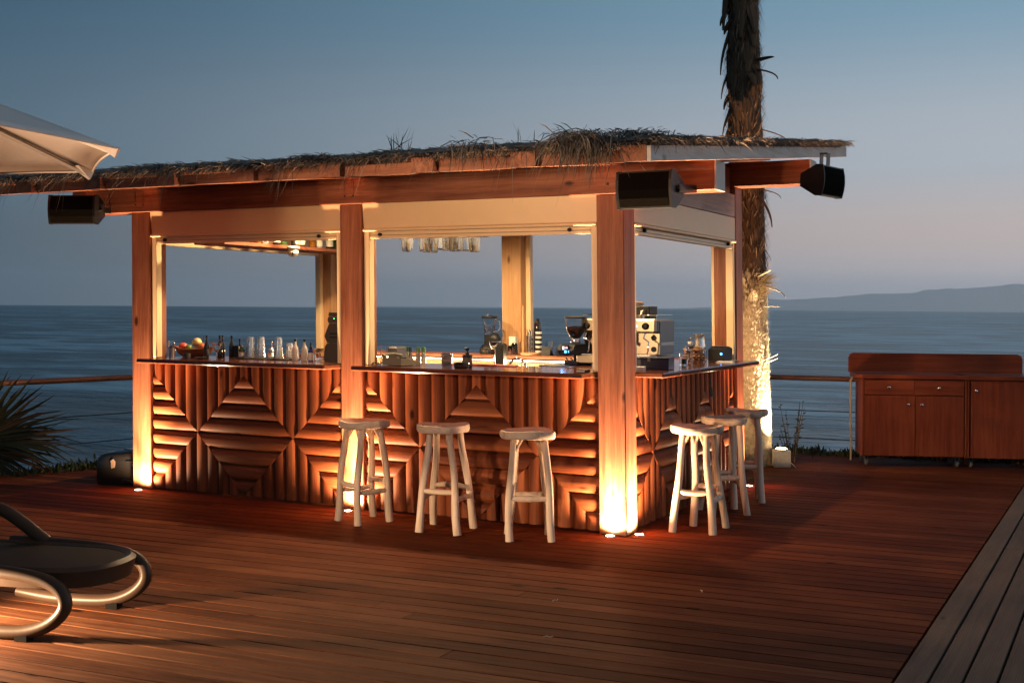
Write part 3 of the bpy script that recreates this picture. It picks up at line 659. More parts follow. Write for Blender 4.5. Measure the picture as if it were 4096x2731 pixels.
for z, a, ln, w, ow, up in ((4.75, 3.6, .45, .06, .22, -.9), (4.35, 3.5, .30, .05, .3, -.9), (3.95, 3.5, .34, .045, .25, -.8), (5.0, 5.6, .35, .09, .25, -.8),
        (4.6, 5.2, .30, .10, .1, -.9), (4.42, 6.0, .28, .05, .75, .15), (4.33, 5.9, .30, .035, .95, -.35), (4.28, 5.4, .22, .05, .6, -.6), (3.72, 6.05, .36, .022, 1.0, -.42),
        (4.05, 4.6, .34, .08, .05, -1), (3.8, 4.9, .4, .07, .08, -1), (4.5, 4.4, .4, .07, .1, -1), (3.66, 3.4, .22, .05, .25, -.9), (3.05, 5.8, .36, .03, .55, -.85), (3.1, 6.0, .25, .02, 1.0, -.3), (2.55, 5.5, .2, .05, .1, .9), (5.2, 4.9, .5, .09, .1, -1), (5.3, 3.9, .5, .09, .15, -1)):
    leafstub(z, a, ln, w, ow, up)
for _ in range(46): leafstub(rg.uniform(2.5, 5.3), rg.uniform(3.3, 6.2), rg.uniform(.18, .36), rg.uniform(.035, .085), rg.uniform(.04, .16), rg.uniform(-1, -.7))
for _ in range(11): leafstub(rg.uniform(2.6, 5.2), rg.choice([rg.uniform(5.3, 6.2), rg.uniform(3.2, 3.9)]), rg.uniform(.18, .30), rg.uniform(.05, .085), rg.uniform(.12, .38), rg.uniform(-.95, -.3))
for z, a, ln, w, ow, up in ((2.12, 5.8, .34, .022, 1.0, -.25), (2.2, 5.6, .25, .02, .9, .4), (1.95, 5.2, .22, .06, .25, .7), (2.1, 4.7, .2, .05, .3, .6), (1.9, 6.0, .2, .012, 1.0, .1), (1.32, 5.9, .2, .012, .9, .45), (1.36, 6.0, .18, .010, .9, .5), (2.25, 4.9, .18, .05, .2, -.4)):
    leafstub(z, a, ln, w, ow, up, STUB)
for _ in range(1): pass
tuft = []
for z, a in ((2.05, 5.75), (2.1, 5.5), (2.0, 5.2), (2.15, 6.0)):
    for _ in range(26):
        aa = a + rg.normal(0, .18); zz = z + rg.normal(0, .05); r = pr(zz)
        tuft.append(((pc(zz)[0] + r * math.cos(aa), r * math.sin(aa), zz), (math.cos(aa), math.sin(aa), rg.uniform(-.2, .9)), rg.uniform(.08, .2), .008, .1, (0, 0, 1)))
blades(tuft, 'torn_leaf_tuft', STUB, palm, kind='stuff')
# its lamp on a pale block
pl = thing('palm_spotlight', 'lit round spotlight on a pale block beside the palm trunk', 'spotlight', (-.035, 4.27, 0), R(24))
m = MB(); m.box(-.085, .085, -.07, .07, .001, .172, c=.006); m.build('block', plain('pale_concrete', (.46, .40, .31), .85, var=.15, bump=.4), pl)
MB().lathe([(.050, .173), (.068, .173), (.072, .182), (.066, .186), (.060, .182)], 28).build('ring', STEEL, pl)
MB().lathe([(.060, .178), (.05, .190), (.025, .198), (0, .200)], 24).build('lens', LENS, pl)
m = MB(); m.tube([(.07, -.072, .06), (.10, -.09, .04), (.12, -.10, .015), (.135, -.085, .006)], .004, 6); m.build('cable', ROPE, pl)
lamp('SPOT', 'light', pl, (0, 0, .225), LAMP_PALM, (1, .80, .52), target=(-.30, .02, 1.45), size=R(74), blend=.8, radius=.04)
# fan palm over the left railing
fan = thing('fan_palm', 'dark fan palm with frayed tips behind the left railing', 'palm', (-6.62, -.05, -.3))
def frond(hub, axis, spread, ln, n, normal, seed):
    rg_ = random.Random(seed); ax = Vector(axis).normalized(); nn = Vector(normal); nn = (nn - ax * nn.dot(ax)).normalized(); sd = ax.cross(nn)
    sp_ = []; m = MB()
    for k in range(n):
        a = -spread + 2 * spread * k / (n - 1); d = ax * math.cos(a) + sd * math.sin(a) + nn * rg_.uniform(-.06, .06); l_ = ln * (.80 + .2 * math.cos(a * .8)) * rg_.uniform(.9, 1.06)
        side = d.cross(nn).normalized(); w = .017 * ln / .6; vs = []
        fold = nn * .010
        for u, ww in ((0.02, .35), (.45, 1.0), (.72, .6), (1.0, .04)):
            p = Vector(hub) + d * l_ * u + Vector((0, 0, -.22 * l_ * max(0, u - .4) ** 2 * rg_.uniform(.2, 2.4)))
            vs += [p - side * w * ww + fold * ww, p, p + side * w * ww + fold * ww]
        m.add(vs, [(3 * i + j, 3 * i + j + 1, 3 * i + j + 4, 3 * i + j + 3) for i in range(3) for j in (0, 1)])
    o = m.build('frond', LEAF, fan)
    q = MB(); q.tube([(0, 0, .05), Vector((0, 0, .05)).lerp(Vector(hub), .5) + Vector((0, 0, .05)), hub], [.016, .012, .009], 6); q.build('stalk', LEAF, o)
HUB = (.12, .05, .60)
frond((.10, -.02, .62), (.35, .15, .75), 1.45, .80, 20, (.75, -.6, .1), 1)
frond((.16, .04, .58), (.9, .45, .12), .55, .92, 13, (-.2, -.5, .8), 2)
frond((.14, .02, .52), (.75, .3, -.55), 1.05, .74, 16, (.5, -.7, .4), 3)
frond((.02, -.1, .50), (.25, -.1, -.9), 1.0, .78, 15, (.8, -.6, -.1), 4)
frond((-.05, .0, .65), (-.5, -.2, .6), 1.2, .8, 16, (.7, -.7, .2), 5)
frond((.05, .15, .60), (.45, .75, .4), 1.0, .72, 14, (.6, -.6, .5), 6)
m = MB(); m.tube([(0, 0, -.2), (0, 0, .12)], [.09, .07], 10); m.build('trunk', FIBRE, fan)
# low succulents and dry grass along the deck edge
rg = np.random.default_rng(21)
def clump(name, pts_, n, ln, mat, label):
    sp_ = []
    for _ in range(n):
        u = rg.uniform(0, 1) * (len(pts_) - 1); i = int(u); f = u - i; a = np.array(pts_[i]); b_ = np.array(pts_[min(i + 1, len(pts_) - 1)]); p = a + (b_ - a) * f
        hump = .55 + .45 * mnoise.noise((u * 3.1, 4, 0)) + .3 * mnoise.noise((u * 11, 2, 0))
        p = p + np.array([rg.normal(0, .09), rg.normal(0, .09), 0]); up_ = rg.uniform(.1, 1) * max(.1, hump)
        sp_.append((tuple(p + np.array([0, 0, up_ * .16])), (rg.normal(0, .5), rg.normal(0, .5), 1), ln * rg.uniform(.5, 1.2), ln * .28, rg.uniform(-.1, .4), rg.normal(size=3)))
    return blades(sp_, name, mat, kind='stuff', label=label)
clump('succulent_hedge', [(-6.22, -.10, -.10), (-6.02, .55, -.08), (-5.86, 1.1, -.06), (-5.66, 1.75, -.06), (-5.4, 2.6, -.05)], 2600, .085, SUCC, 'low dark succulents along the left deck edge')
clump('succulent_hedge', [(-1.3, 5.75, -.10), (-.3, 5.72, -.10), (.1, 5.6, -.1), (.6, 5.72, -.08), (1.6, 5.85, -.08), (2.8, 6.0, -.08)], 3400, .09, SUCC, 'low dark plants along the back deck edge by the cabinets')
clump('dry_grass', [(1.1, 5.75, -.06), (1.8, 5.9, -.06), (2.4, 6.0, -.06)], 500, .12, DRYG, 'dry grass tufts behind the cabinet casters')
bush = thing('twiggy_bush', 'small twiggy bush growing beside the foot of the palm trunk', 'bush', (-.05, 4.75, -.2))
m = MB(); lv = []
for k in range(12):
    a = rg.uniform(0, 6.28); tip = np.array([.22 * math.cos(a) * rg.uniform(.3, 1), .2 * math.sin(a), rg.uniform(.45, .85)])
    m.tube([(0, 0, 0), tuple(tip * .5 + np.array([0, 0, .06])), tuple(tip)], [.006, .004, .002], 5)
    for _ in range(16):
        u = rg.uniform(.25, 1); lv.append((tuple(tip * u), (rg.normal(), rg.normal(), .6), rg.uniform(.02, .05), .014, .2, rg.normal(size=3)))
m.build('twig', FIBRE, bush); blades(lv, 'foliage', SUCC, bush, kind='stuff')

# ================================================================== RAILINGS
def railing(label, a, b_, cables, posts, h=.85):
    a = Vector(a); b_ = Vector(b_); t = thing('railing', label, 'railing', (a.x, a.y, 0), math.atan2(b_.y - a.y, b_.x - a.x), 'timber and cable railings at the deck edge'); ln = (b_ - a).length
    m = MB(); m.tube([(0, 0, h), (ln / 2, 0, h), (ln, 0, h)], .034, 14, flat=.85); m.build('handrail', RAILW, t)
    for z in cables:
        m = MB(); m.tube([(0, 0, z), (ln / 2, 0, z - .006), (ln, 0, z)], .0055, 6); m.build('cable', BLACKM, t)
    for u in posts: m = MB(); m.box(u - .025, u + .025, -.02, .02, -.3, h - .03, c=.004); m.build('post', POST[2], t)
railing('left cable railing with brown round handrail behind the fan palm', (-6.68, -1.65), (-5.22, 5.35), (.222, .492), (.25, 4.9, 6.9))
railing('back cable railing with brown handrail between palm and cabinet', (-5.15, 4.92), (3.6, 5.62), (.20, .50), (.2, 2.4, 4.55, 6.75, 8.6))

# ================================================================== CABINETS AT THE RIGHT
ca_ = math.atan2(.342, .94)
def cabinet(label, s0, W_, drawers):
    loc = Vector((.71, 4.77, 0)) + Vector((math.cos(ca_), math.sin(ca_), 0)) * s0
    t = thing('service_cabinet', label, 'cabinet', loc, ca_, 'brown service cabinets on casters')
    DP = .46; zb, zt = .105, .897
    def q(name, mat, *a, c=.003, parent=None): m = MB(); m.box(*a, c=c); return m.build(name, mat, parent or t)
    for x in (0, W_ - .018): q('side_panel', CABW[2], x, x + .018, 0, DP, zb, zt)
    q('bottom_panel', CABW[0], .019, W_ - .019, .02, DP, zb, zb + .018); q('back_panel', CABW[2], .019, W_ - .019, DP - .012, DP - .002, zb + .02, zt - .002)
    q('inner_panel', DARKIN, .019, W_ - .019, .03, .036, zb + .02, zt - .002)
    m = MB(); m.prism([(-.055, DP + .02), (-.055, .05), (.0, -.028), (W_ + .004, -.028), (W_ + .004, DP + .02)], 2, zt + .001, zt + .040); m.build('worktop', CABW[0], t)
    def knob(p, x, z):
        m = MB(); m.lathe([(0, 0), (.006, 0), (.005, .012), (.013, .018), (.016, .026), (.010, .034), (0, .036)], 16)
        m.move(Matrix.Translation((x, -.0005, z)) @ Matrix.Rotation(R(90), 4, 'X')); m.build('knob', CHROME, p)
    if drawers:
        xs = .022; xm = W_ * .5; xe = W_ - .026
        for x0, x1, kx in ((xs, xm - .002, .262), (xm + .002, xe, .752)): knob(q('drawer', CABW[0], x0, x1, 0, .02, .733, .886), kx, .81)
        d1 = q('door', CABW[2], xs, xm + .008, 0, .02, .112, .727); knob(d1, .452, .639)
        d2 = q('door', CABW[2], xm + .014, xe, .006, .026, .112, .725); knob(d2, .585, .637)
    else:
        d = q('door', CABW[2], .032, W_ * .62, -.004, .016, .106, .886); knob(d, .078, .785); q('door', CABW[2], W_ * .62 + .006, W_ - .024, 0, .02, .106, .886)
    for x, y in ((.06, .11), (W_ - .07, .10), (.06, DP - .07), (W_ - .07, DP - .07)):
        w = MB(); w.box(-.022, .022, -.03, .03, .092, .102, c=.002); w.box(-.018, -.014, -.02, .03, .03, .092); w.box(.014, .018, -.02, .03, .03, .092); w.v = [(a + x, b_ + y, c) for a, b_, c in w.v]
        cs = w.build('caster', DARKSTEEL, t)
        w = MB(); w.lathe([(0, -.012), (.030, -.012), (.034, -.007), (.034, .007), (.030, .012), (0, .012)], 18); w.move(Matrix.Translation((x, y + .012, .0345)) @ Matrix.Rotation(R(90), 4, 'Y')); w.build('wheel', plain('grey_rubber', (.22, .19, .16), .6), cs)
    return t
cab1 = cabinet('brown cabinet on casters with two drawers, two doors and backboard', -.045, 1.03, True)
cab2 = cabinet('plain brown cabinet on casters with tall door, rightmost in view', .992, 1.05, False)
bb = []; x0, x1, z0, z1, rr = -.075, 1.69, .939, 1.142, .05
m = MB(); m.prism([(x0, z0), (x1, z0), (x1, z1 - rr), (x1 - rr * .3, z1 - rr * .3), (x1 - rr, z1), (x0 + rr, z1), (x0 + rr * .3, z1 - rr * .3), (x0, z1 - rr)], 1, .452, .470); m.build('backboard', CABW[0], cab1)
m = MB(); m.tube([(-.055, .30, .89), (-.075, .29, .86), (-.075, .29, .5), (-.068, .27, .2), (-.075, .26, .03)], [.012, .016, .015, .016, .012], 8, flat=.6); m.build('strap', ROPE, cab1)

# ================================================================== BLACK CASE BY THE LEFT POST
t = thing('black_case', 'glossy black case standing on deck beside the far left post', 'case', (-4.90, .16, 0), R(24))
BGL = plain('glossy_black_plastic', (.010, .009, .008), .16, coat=.5, bump=.12, scale=9)
m = MB(); vs = []; fs = []; n = 28
for z, f in ((0.004, .90), (.02, .97), (.08, 1.0), (.20, .97), (.245, .93), (.275, .84), (.292, .62), (.30, 0.001)):
    for k in range(n):
        a = 2 * math.pi * k / n; c_, s_ = math.cos(a), math.sin(a); e = .45
        vs.append((.215 * f * abs(c_) ** e * (1 if c_ > 0 else -1), .16 * f * abs(s_) ** e * (1 if s_ > 0 else -1), z + .012 * c_))
for i in range(7):
    for k in range(n): k2 = (k + 1) % n; fs.append((i * n + k, i * n + k2, (i + 1) * n + k2, (i + 1) * n + k))
m.add(vs, fs, True); m.build('shell', BGL, t)
m = MB(); m.prism([(-.05, .15), (-.02, .16), (-.015, .21), (-.03, .235), (-.055, .22)], 1, -.166, -.156); m.build('handle_patch', plain('pale_worn_patch', (.14, .10, .07), .5), t)
m = MB(); m.tube([(.03, -.165, .03), (.06, -.172, .06), (.13, -.172, .045), (.17, -.166, .015), (.21, -.14, .01)], .010, 8); m.build('strap', BLACKP, t)
m = MB(); m.box(.08, .20, -.166, -.150, .205, .222, c=.004); m.build('clasp', BLACKM, t)
m = MB(); m.box(.165, .178, -.172, -.158, .165, .21, c=.003); m.build('buckle', STEEL, t)

# ================================================================== UMBRELLA AT THE LEFT
UMBM = plain('umbrella_canvas', (.58, .50, .45), .9, var=.04, scale=90, bump=.15)
tb = UMBM.node_tree.nodes['Principled BSDF']; tb.inputs['Specular IOR Level'].default_value = .1
uc = Vector((-2.501, -4.343, 0)); um = thing('umbrella', 'cream octagonal umbrella reaching in at the left edge', 'umbrella', uc)
UR, UZ, UA = 1.50, 2.35, 2.87; va = [R(29.9 + 45 * k) for k in range(8)]
for k in range(8):
    a0, a1 = va[k], va[(k + 1) % 8]; m = MB(); nv_ = 8; vs = []; fs = []
    for i in range(nv_ + 1):
        u = i / nv_
        for j in range(7):
            w = j / 6; p = Vector((math.cos(a0), math.sin(a0), 0)).lerp(Vector((math.cos(a1), math.sin(a1), 0)), w) * UR * u
            sag = -.05 * u * math.sin(math.pi * w) * u + .0; scal = -.014 * math.sin(math.pi * w) * (u ** 6)
            pin = p * (1 + scal); vs.append((pin.x, pin.y, UA - (UA - UZ) * u ** 1.06 - .03 * math.sin(math.pi * u) * math.sin(math.pi * w) + .008 * math.sin(math.pi * w) * u ** 6))
    for i in range(nv_):
        for j in range(6): q = i * 7 + j; fs.append((q, q + 1, q + 8, q + 7))
    m.add(vs, fs, True); o = m.build('canopy_panel', UMBM, um)
    md = o.modifiers.new('t', 'SOLIDIFY'); md.thickness = .002
    e = [Vector(vs[nv_ * 7 + j]) for j in range(7)]; m = MB(); m.tube(e, .006, 6); m.build('hem', UMBM, o)
    c0 = Vector((math.cos(a0), math.sin(a0), 0)); sd = Vector((-math.sin(a0), math.cos(a0), 0))
    m = MB(); pts_ = []
    for i in range(nv_ + 1): u = i / nv_; pts_.append(c0 * UR * u * .985 + Vector((0, 0, UA - (UA - UZ) * u ** 1.06 - .022)))
    m.tube(pts_, .013, 6); m.build('rib', plain('rib_aluminium', (.46, .40, .36), .6) if k == 0 else bpy.data.materials['rib_aluminium'], um)
    m = MB(); tip = c0 * UR + Vector((0, 0, UZ))                     # folded pocket at the corner
    inn = c0 * (UR - .11) + Vector((0, 0, UZ + .032))
    m.add([tip + sd * .022, tip - sd * .022, tip - sd * .010 + Vector((0, 0, -.046)) - c0 * .02, tip + sd * .010 + Vector((0, 0, -.046)) - c0 * .02, inn + sd * .045 + Vector((0, 0, -.008)), inn - sd * .045 + Vector((0, 0, -.008))],
          [(0, 1, 2, 3), (0, 3, 4), (1, 5, 2), (3, 2, 5, 4)]); m.build('corner_pocket', UMBM, um)
m = MB(); m.tube([(0, 0, .04), (0, 0, 2.8)], .028, 14); m.build('pole', bpy.data.materials['rib_aluminium'], um)
m = MB(); m.box(-.4, .4, -.4, .4, .001, .05, c=.01); m.build('base', plain('concrete_base', (.3, .28, .26), .85), um)
MB().lathe([(0, 2.80), (.05, 2.82), (.04, 2.9), (0, 2.91)], 14).build('finial', UMBM, um)

# ================================================================== SUN LOUNGER
lg = thing('sun_lounger', 'dark brown sun lounger with looped legs, at lower left', 'sun lounger', (-1.523, -3.519, 0))
RUBF = plain('black_rubber_foot', (.006, .005, .005), .9, spec=.04)
LGM = plain('bronze_plastic', (.036, .021, .013), .40, var=.08, scale=7, spec=.2)
m_, t_, b_ = newmat('woven_sling'); tcn = t_.nodes.new('ShaderNodeTexCoord'); mpn = t_.nodes.new('ShaderNodeMapping'); mpn.inputs['Rotation'].default_value = (0, 0, R(20)); t_.links.new(tcn.outputs['Object'], mpn.inputs[0])
w1 = t_.nodes.new('ShaderNodeTexWave'); w1.inputs['Scale'].default_value = 22; w1.bands_direction = 'X'; t_.links.new(mpn.outputs[0], w1.inputs[0])
w2 = t_.nodes.new('ShaderNodeTexWave'); w2.inputs['Scale'].default_value = 60; w2.bands_direction = 'Y'; t_.links.new(mpn.outputs[0], w2.inputs[0])
ml = t_.nodes.new('ShaderNodeMath'); ml.operation = 'MULTIPLY'; t_.links.new(w1.outputs[1], ml.inputs[0]); t_.links.new(w2.outputs[1], ml.inputs[1])
crr = ramp(t_, [(0, (.006, .004, .003)), (1, (.026, .015, .010))], 'LINEAR'); t_.links.new(ml.outputs[0], crr.inputs[0]); t_.links.new(crr.outputs[0], b_.inputs['Base Color'])
bpn = t_.nodes.new('ShaderNodeBump'); bpn.inputs['Strength'].default_value = .8; bpn.inputs['Distance'].default_value = .004; t_.links.new(ml.outputs[0], bpn.inputs['Height']); t_.links.new(bpn.outputs[0], b_.inputs['Normal']); b_.inputs['Roughness'].default_value = .6; b_.inputs['Specular IOR Level'].default_value = .1
SLING = m_
# local frame: U along the lounger (foot end at +U), V across (away from camera)
lu = Vector((.968, .25, 0)).normalized(); lv_ = Vector((-lu.y, lu.x, 0))
def LP(u, v, z): p = lu * u + lv_ * v; return (p.x, p.y, z)
# foot end outline (superellipse half) of the seat; centre line v=.0, half width .30
def outline(hw, end, n=26):
    o = []
    for k in range(n + 1):
        a = -math.pi / 2 + math.pi * k / n; o.append((end - .40 + .40 * max(0, math.cos(a)) ** .72, hw * abs(math.sin(a)) ** .80 * (1 if a > 0 else -1)))
    return o
end = .245; oo = outline(.315, end); oi_ = outline(.272, end - .045)
fr = [(-1.30, -.315)] + oo + [(-1.30, .315)]; fi = [(-1.30, -.272)] + oi_ + [(-1.30, .272)]
def zs(u): return .335 - .010 * max(0, u)
m = MB(); vs = []; fs = []; nn_ = len(fr)
for (u, v), (ui, vi) in zip(fr, fi):
    vs += [LP(u * .97 - .01, v * .93, zs(u) - .095), LP(u, v, zs(u) - .014), LP(u * .5 + ui * .5, (v + vi) / 2, zs(u) + .004), LP(ui, vi, zs(ui) - .006), LP(ui, vi, zs(ui) - .050)]
for i in range(nn_ - 1):
    for j in range(4): fs.append((5 * i + j, 5 * i + j + 1, 5 * i + j + 6, 5 * i + j + 5))
m.add(vs, fs, True); m.build('seat_frame', LGM, lg)
m = MB(); vs = [LP(u, v, zs(u) - .008) for u, v in fi]; m.add(vs, [tuple(range(len(vs)))]); sl = m.build('sling', SLING, lg)
def loop(v, off, pts_, rad, name='leg_loop', v2=None):
    m = MB(); m.tube([LP(u + off, v if v2 is None else v + (v2 - v) * k / (len(pts_) - 1), z) for k, (u, z) in enumerate(pts_)], rad, 12, flat=.95); return m.build(name, LGM, lg)
near = [(-.62, .060), (-.42, .038), (-.22, .034), (-.06, .046), (.06, .092), (.128, .165), (.115, .235), (.045, .282), (-.06, .305), (-.20, .318), (-.42, .325), (-.66, .325)]
def smooth(p, k=4):
    o = []
    P_ = [Vector((a, b_, 0)) for a, b_ in p]
    for i in range(len(P_) - 1):
        p0 = P_[max(0, i - 1)]; p1 = P_[i]; p2 = P_[i + 1]; p3 = P_[min(len(P_) - 1, i + 2)]
        for q in range(k):
            s_ = q / k; o.append(tuple((0.5 * ((2 * p1) + (p2 - p0) * s_ + (2 * p0 - 5 * p1 + 4 * p2 - p3) * s_ ** 2 + (3 * p1 - p0 - 3 * p2 + p3) * s_ ** 3))[:2]))
    return o + [p[-1]]
sm_ = smooth(near)
loop(-.33, .0, sm_, .034); loop(.33, .045, sm_, .034)
for v, u in ((-.33, -.10), (.33, -.02)):
    m = MB(); m.prism([LP(u - .02, v - .03, 0)[:2], LP(u + .045, v - .03, 0)[:2], LP(u + .045, v + .03, 0)[:2], LP(u - .02, v + .03, 0)[:2]], 2, .001, .036); m.build('foot', RUBF, lg)
# raised arm on the far side
loop(.33, 0, smooth([(-1.05, .46), (-.86, .505), (-.70, .495), (-.58, .44), (-.44, .35), (-.36, .30)]), .036, 'arm_rest')
# assumed lamp on the deck that lights it, just outside the picture
gl = thing('assumed_deck_spotlight', 'assumed small black spotlight, unseen, standing on deck beside the lounger', 'spotlight', (-2.28, -4.30, 0), R(24))
MB().lathe([(0, .001), (.06, .001), (.06, .015), (.012, .02), (.012, .13), (0, .13)], 18).build('stand', BLACKM, gl)
m = MB(); m.lathe([(.0, 0), (.05, .0), (.06, .08), (.055, .085), (.05, .07), (0, .07)], 20); m.move(Matrix.Translation((-.05, 0, .19)) @ Matrix.Rotation(R(90), 4, 'Y')); m.build('head', BLACKM, gl)
lamp('SPOT', 'light', gl, (.06, 0, .19), LAMP_GROUND, (1, .66, .38), target=(2.0, 0, .06), size=R(150), blend=.6, radius=.04)

fl = thing('added_flood_light', 'added warm flood light, unseen, on a tall post facing the bar front', 'added flood light', (-2.2, -6.4, 0), R(78))  # unseen fill lamp, added to brighten the bar front and stools
MB().lathe([(0, .001), (.09, .001), (.09, .015), (.02, .02), (.02, 1.92), (0, 1.92)], 18).build('post', BLACKM, fl)
m = MB(); m.box(-.08, .06, -.14, .14, 1.922, 2.12, c=.01); m.build('housing', BLACKM, fl)
lamp('SPOT', 'light', fl, (.10, 0, 2.02), LAMP_FILL, (1, .66, .40), target=(6.4, 0, 1.80), size=R(52), blend=.9, radius=.10)
# ================================================================== THINGS ON THE COUNTERS
ZC = 1.1395
def on(name, label, cat, x, y, z=ZC, rz=0, group=None): return thing(name, label, cat, (x + K * z, y, z), rz, group)
def cup(p, name, mat, prof, wall=.002, n=22, floor=.004, **kw):
    """hollow vessel from an outer profile [(r, z) bottom to top]"""
    inn = [(max(.0005, r - wall), max(z, floor)) for r, z in prof[::-1]]
    m = MB(); m.lathe([(0, prof[0][1])] + prof + inn + [(0, floor)], n); return m.build(name, mat, p, **kw)
def solid(p, name, mat, prof, n=20): return MB().lathe(prof, n).build(name, mat, p)
# ---- left bay
p = on('highball_glass', 'tall clear drink glass with lemon, leftmost on the left counter', 'glass', -4.031, -.155)
cup(p, 'glass', GLASS, [(.026, 0), (.029, .16)], .002, floor=.02); solid(p, 'drink', WATERM, [(0, .0205), (.0238, .0205), (.0262, .10), (0, .10)])
m = MB(); m.lathe([(0, 0), (.02, 0), (.02, .004), (0, .004)], 16); m.move(Matrix.Translation((0, 0, .105)) @ Matrix.Rotation(R(25), 4, 'X')); m.build('lemon_slice', plain('lemon', (.80, .60, .12), .5), p)
p = on('fruit_bowl', 'long rough wooden bowl of fruit on the left counter', 'bowl', -4.20, .30, rz=R(8))
m = MB(); vs = []; fs = []; n = 26; rings = [(.0, 0), (.55, 0), (.85, .035), (1.0, .085), (.95, .087), (.8, .05), (.5, .025), (0, .022)]
for f, z in rings:
    for k in range(n): a = 2 * math.pi * k / n; w = 1 + .05 * math.sin(3 * a); vs.append((.19 * f * w * math.cos(a), .115 * f * w * math.sin(a), z + (.012 * math.sin(2 * a + 1) if z > .06 else 0)))
for i in range(len(rings) - 1):
    for k in range(n): k2 = (k + 1) % n; fs.append((i * n + k, i * n + k2, (i + 1) * n + k2, (i + 1) * n + k))
m.add(vs, fs, True); m.build('bowl', POST[0], p)
fr_ = Matrix.Rotation(R(8), 4, 'Z')
for nm, lab, cat, dx, dy, z, r, col, szz in (('apple', 'red apple at left end of the wooden bowl', 'apple', -.075, -.045, .093, .041, (.50, .07, .05), .9), ('melon', 'pale yellow round melon on top of the fruit', 'melon', .035, .0, .128, .044, (.62, .50, .22), .95),
        ('lime', 'green lime in front of the pale melon', 'lime', -.008, -.06, .083, .033, (.13, .22, .04), .9), ('mango', 'orange red mango at right end of the wooden bowl', 'mango', .10, -.02, .090, .044, (.42, .13, .05), .85)):
    q = fr_ @ Vector((dx, dy, 0)); o = MB().ball((0, 0, 0), r, 16, szz).build(nm, plain(nm + '_skin', col, .35, var=.3, scale=22), None); o.location = (-4.20 + K * ZC + q.x, .30 + q.y, ZC + z); tag(o, lab, cat)
    m = MB(); m.tube([(0, 0, r * szz * .92), (.002, 0, r * szz + .008)], .002, 5); m.build('stem', DARKIN, o)
m = MB(); m.tube([(0, 0, 0), (.02, 0, .06)], .0018, 5); o = m.build('twig', DARKIN, None); o.location = (-4.11 + K * ZC, .31, ZC + .13); tag(o, 'thin dark twig sticking up out of the fruit', 'twig')
p = on('glass_dish', 'small dark glass dish beside the wooden fruit bowl', 'dish', -3.985, -.02); cup(p, 'bowl', plain('smoked_glass', (.05, .045, .04), .05, coat=.5), [(.024, 0), (.029, .02), (.028, .05)], .003); solid(p, 'contents', DARKIN, [(0, .006), (.022, .006), (.023, .03), (0, .03)])
p = on('spoon_rest', 'flat black plate holding a spoon near the coupe glass', 'plate', -3.87, .03); cup(p, 'plate', BLACKP, [(.035, 0), (.055, .012)], .003, floor=.003)
m = MB(); m.tube([(-.06, -.01, .016), (0, 0, .02), (.05, .01, .018)], [.008, .003, .004], 8, flat=.4); m.build('spoon', STEEL, p)
def bottle(label, x, y, h, r, mat, cap, group=None, z=ZC, label_mat=None, neck=.45, cat='bottle', lab=(.15, .5)):
    p = on('bottle', label, cat, x, y, z, group=group); hb = h * (1 - neck)
    MB().lathe([(0, 0), (r * .92, 0), (r, .004), (r, hb * .94), (r * .9, hb * 1.02), (r * .45, hb + h * neck * .32), (r * .36, hb + h * neck * .5), (r * .36, h * .90), (0, h * .90)], 18).build('body', mat, p)
    MB().lathe([(0, h * .885), (r * .40, h * .885), (r * .42, h * .89), (r * .42, h), (0, h)], 14).build('cap', cap, p)
    if label_mat: MB().lathe([(r * 1.015, hb * lab[0]), (r * 1.02, hb * lab[0] + .001), (r * 1.02, hb * (lab[0] + lab[1])), (r * 1.01, hb * (lab[0] + lab[1]) + .001)], 18).build('label', label_mat, p)
    return p
gb = 'dark bottles on the left counter'
for lab, x, y, h in (('dark bottle just left of the coupe glass', -4.0, .24, .195), ('dark bottle behind the coupe glass, left one of a close pair', -3.945, .345, .195), ('dark bottle behind the coupe glass, right one of a close pair', -3.895, .325, .195), ('dark bottle seen above the rim of the coupe glass', -3.865, .255, .197), ('dark bottle just right of the coupe glass', -3.80, .33, .195)):
    bottle(lab, x, y, h, .0215, DGLASS, BLACKP, gb, label_mat=plain('dark_label', (.05, .045, .04), .6) if lab.startswith('dark bottle just left') else None, neck=.40)
bottle('shorter dark bottle behind the black cup', -3.885 + .10, .42, .165, .018, DGLASS, BLACKP, gb, neck=.45)
p = on('black_cup', 'plain black cylinder cup right of the dark bottles', 'cup', -3.735, .31); cup(p, 'cup', BLACKP, [(.031, 0), (.033, .11)], .003)
p = on('coupe_glass', 'coupe cocktail glass with pale drink at the counter edge', 'glass', -3.543, -.155)
MB().lathe([(0, 0), (.036, 0), (.036, .003), (.008, .008), (.005, .02), (.0045, .06), (.007, .068), (.028, .10), (.036, .125), (.056, .155), (.0545, .155), (.034, .126), (.026, .102), (.004, .072), (0, .072)], 24).build('glass', GLASS, p)
MB().lathe([(0, .0735), (.005, .0745), (.0255, .1025), (.0335, .122), (0, .122)], 24).build('drink', WATERM, p)
bottle('small flask with pale label in front of the shaker tins', -3.66, .30, .115, .026, GGLASS, PAPER, label_mat=PAPER, neck=.30, lab=(.2, .5))
gt_ = 'steel shaker tins on the bar mat'
def tin(label, x, y, h, r0, r1): p = on('shaker_tin', label, 'shaker tin', x, y, ZC + .009, group=gt_); MB().lathe([(r0 * .99, 0), (r0, .003), (r1, h - .012), (r1 * .93, h - .002), (0, h)], 24).build('tin', TINM, p); m = MB(); m.tube([(r0 * math.cos(a), r0 * math.sin(a), .003) for a in np.linspace(0, 6.2832, 25)], .0018, 5); m.build('rim', CHROME, p)
tin('tall steel shaker tin upside down, left one of the touching pair', -3.60, .34, .178, .042, .030); tin('tall steel shaker tin upside down, right one of the touching pair', -3.535, .40, .180, .040, .030)
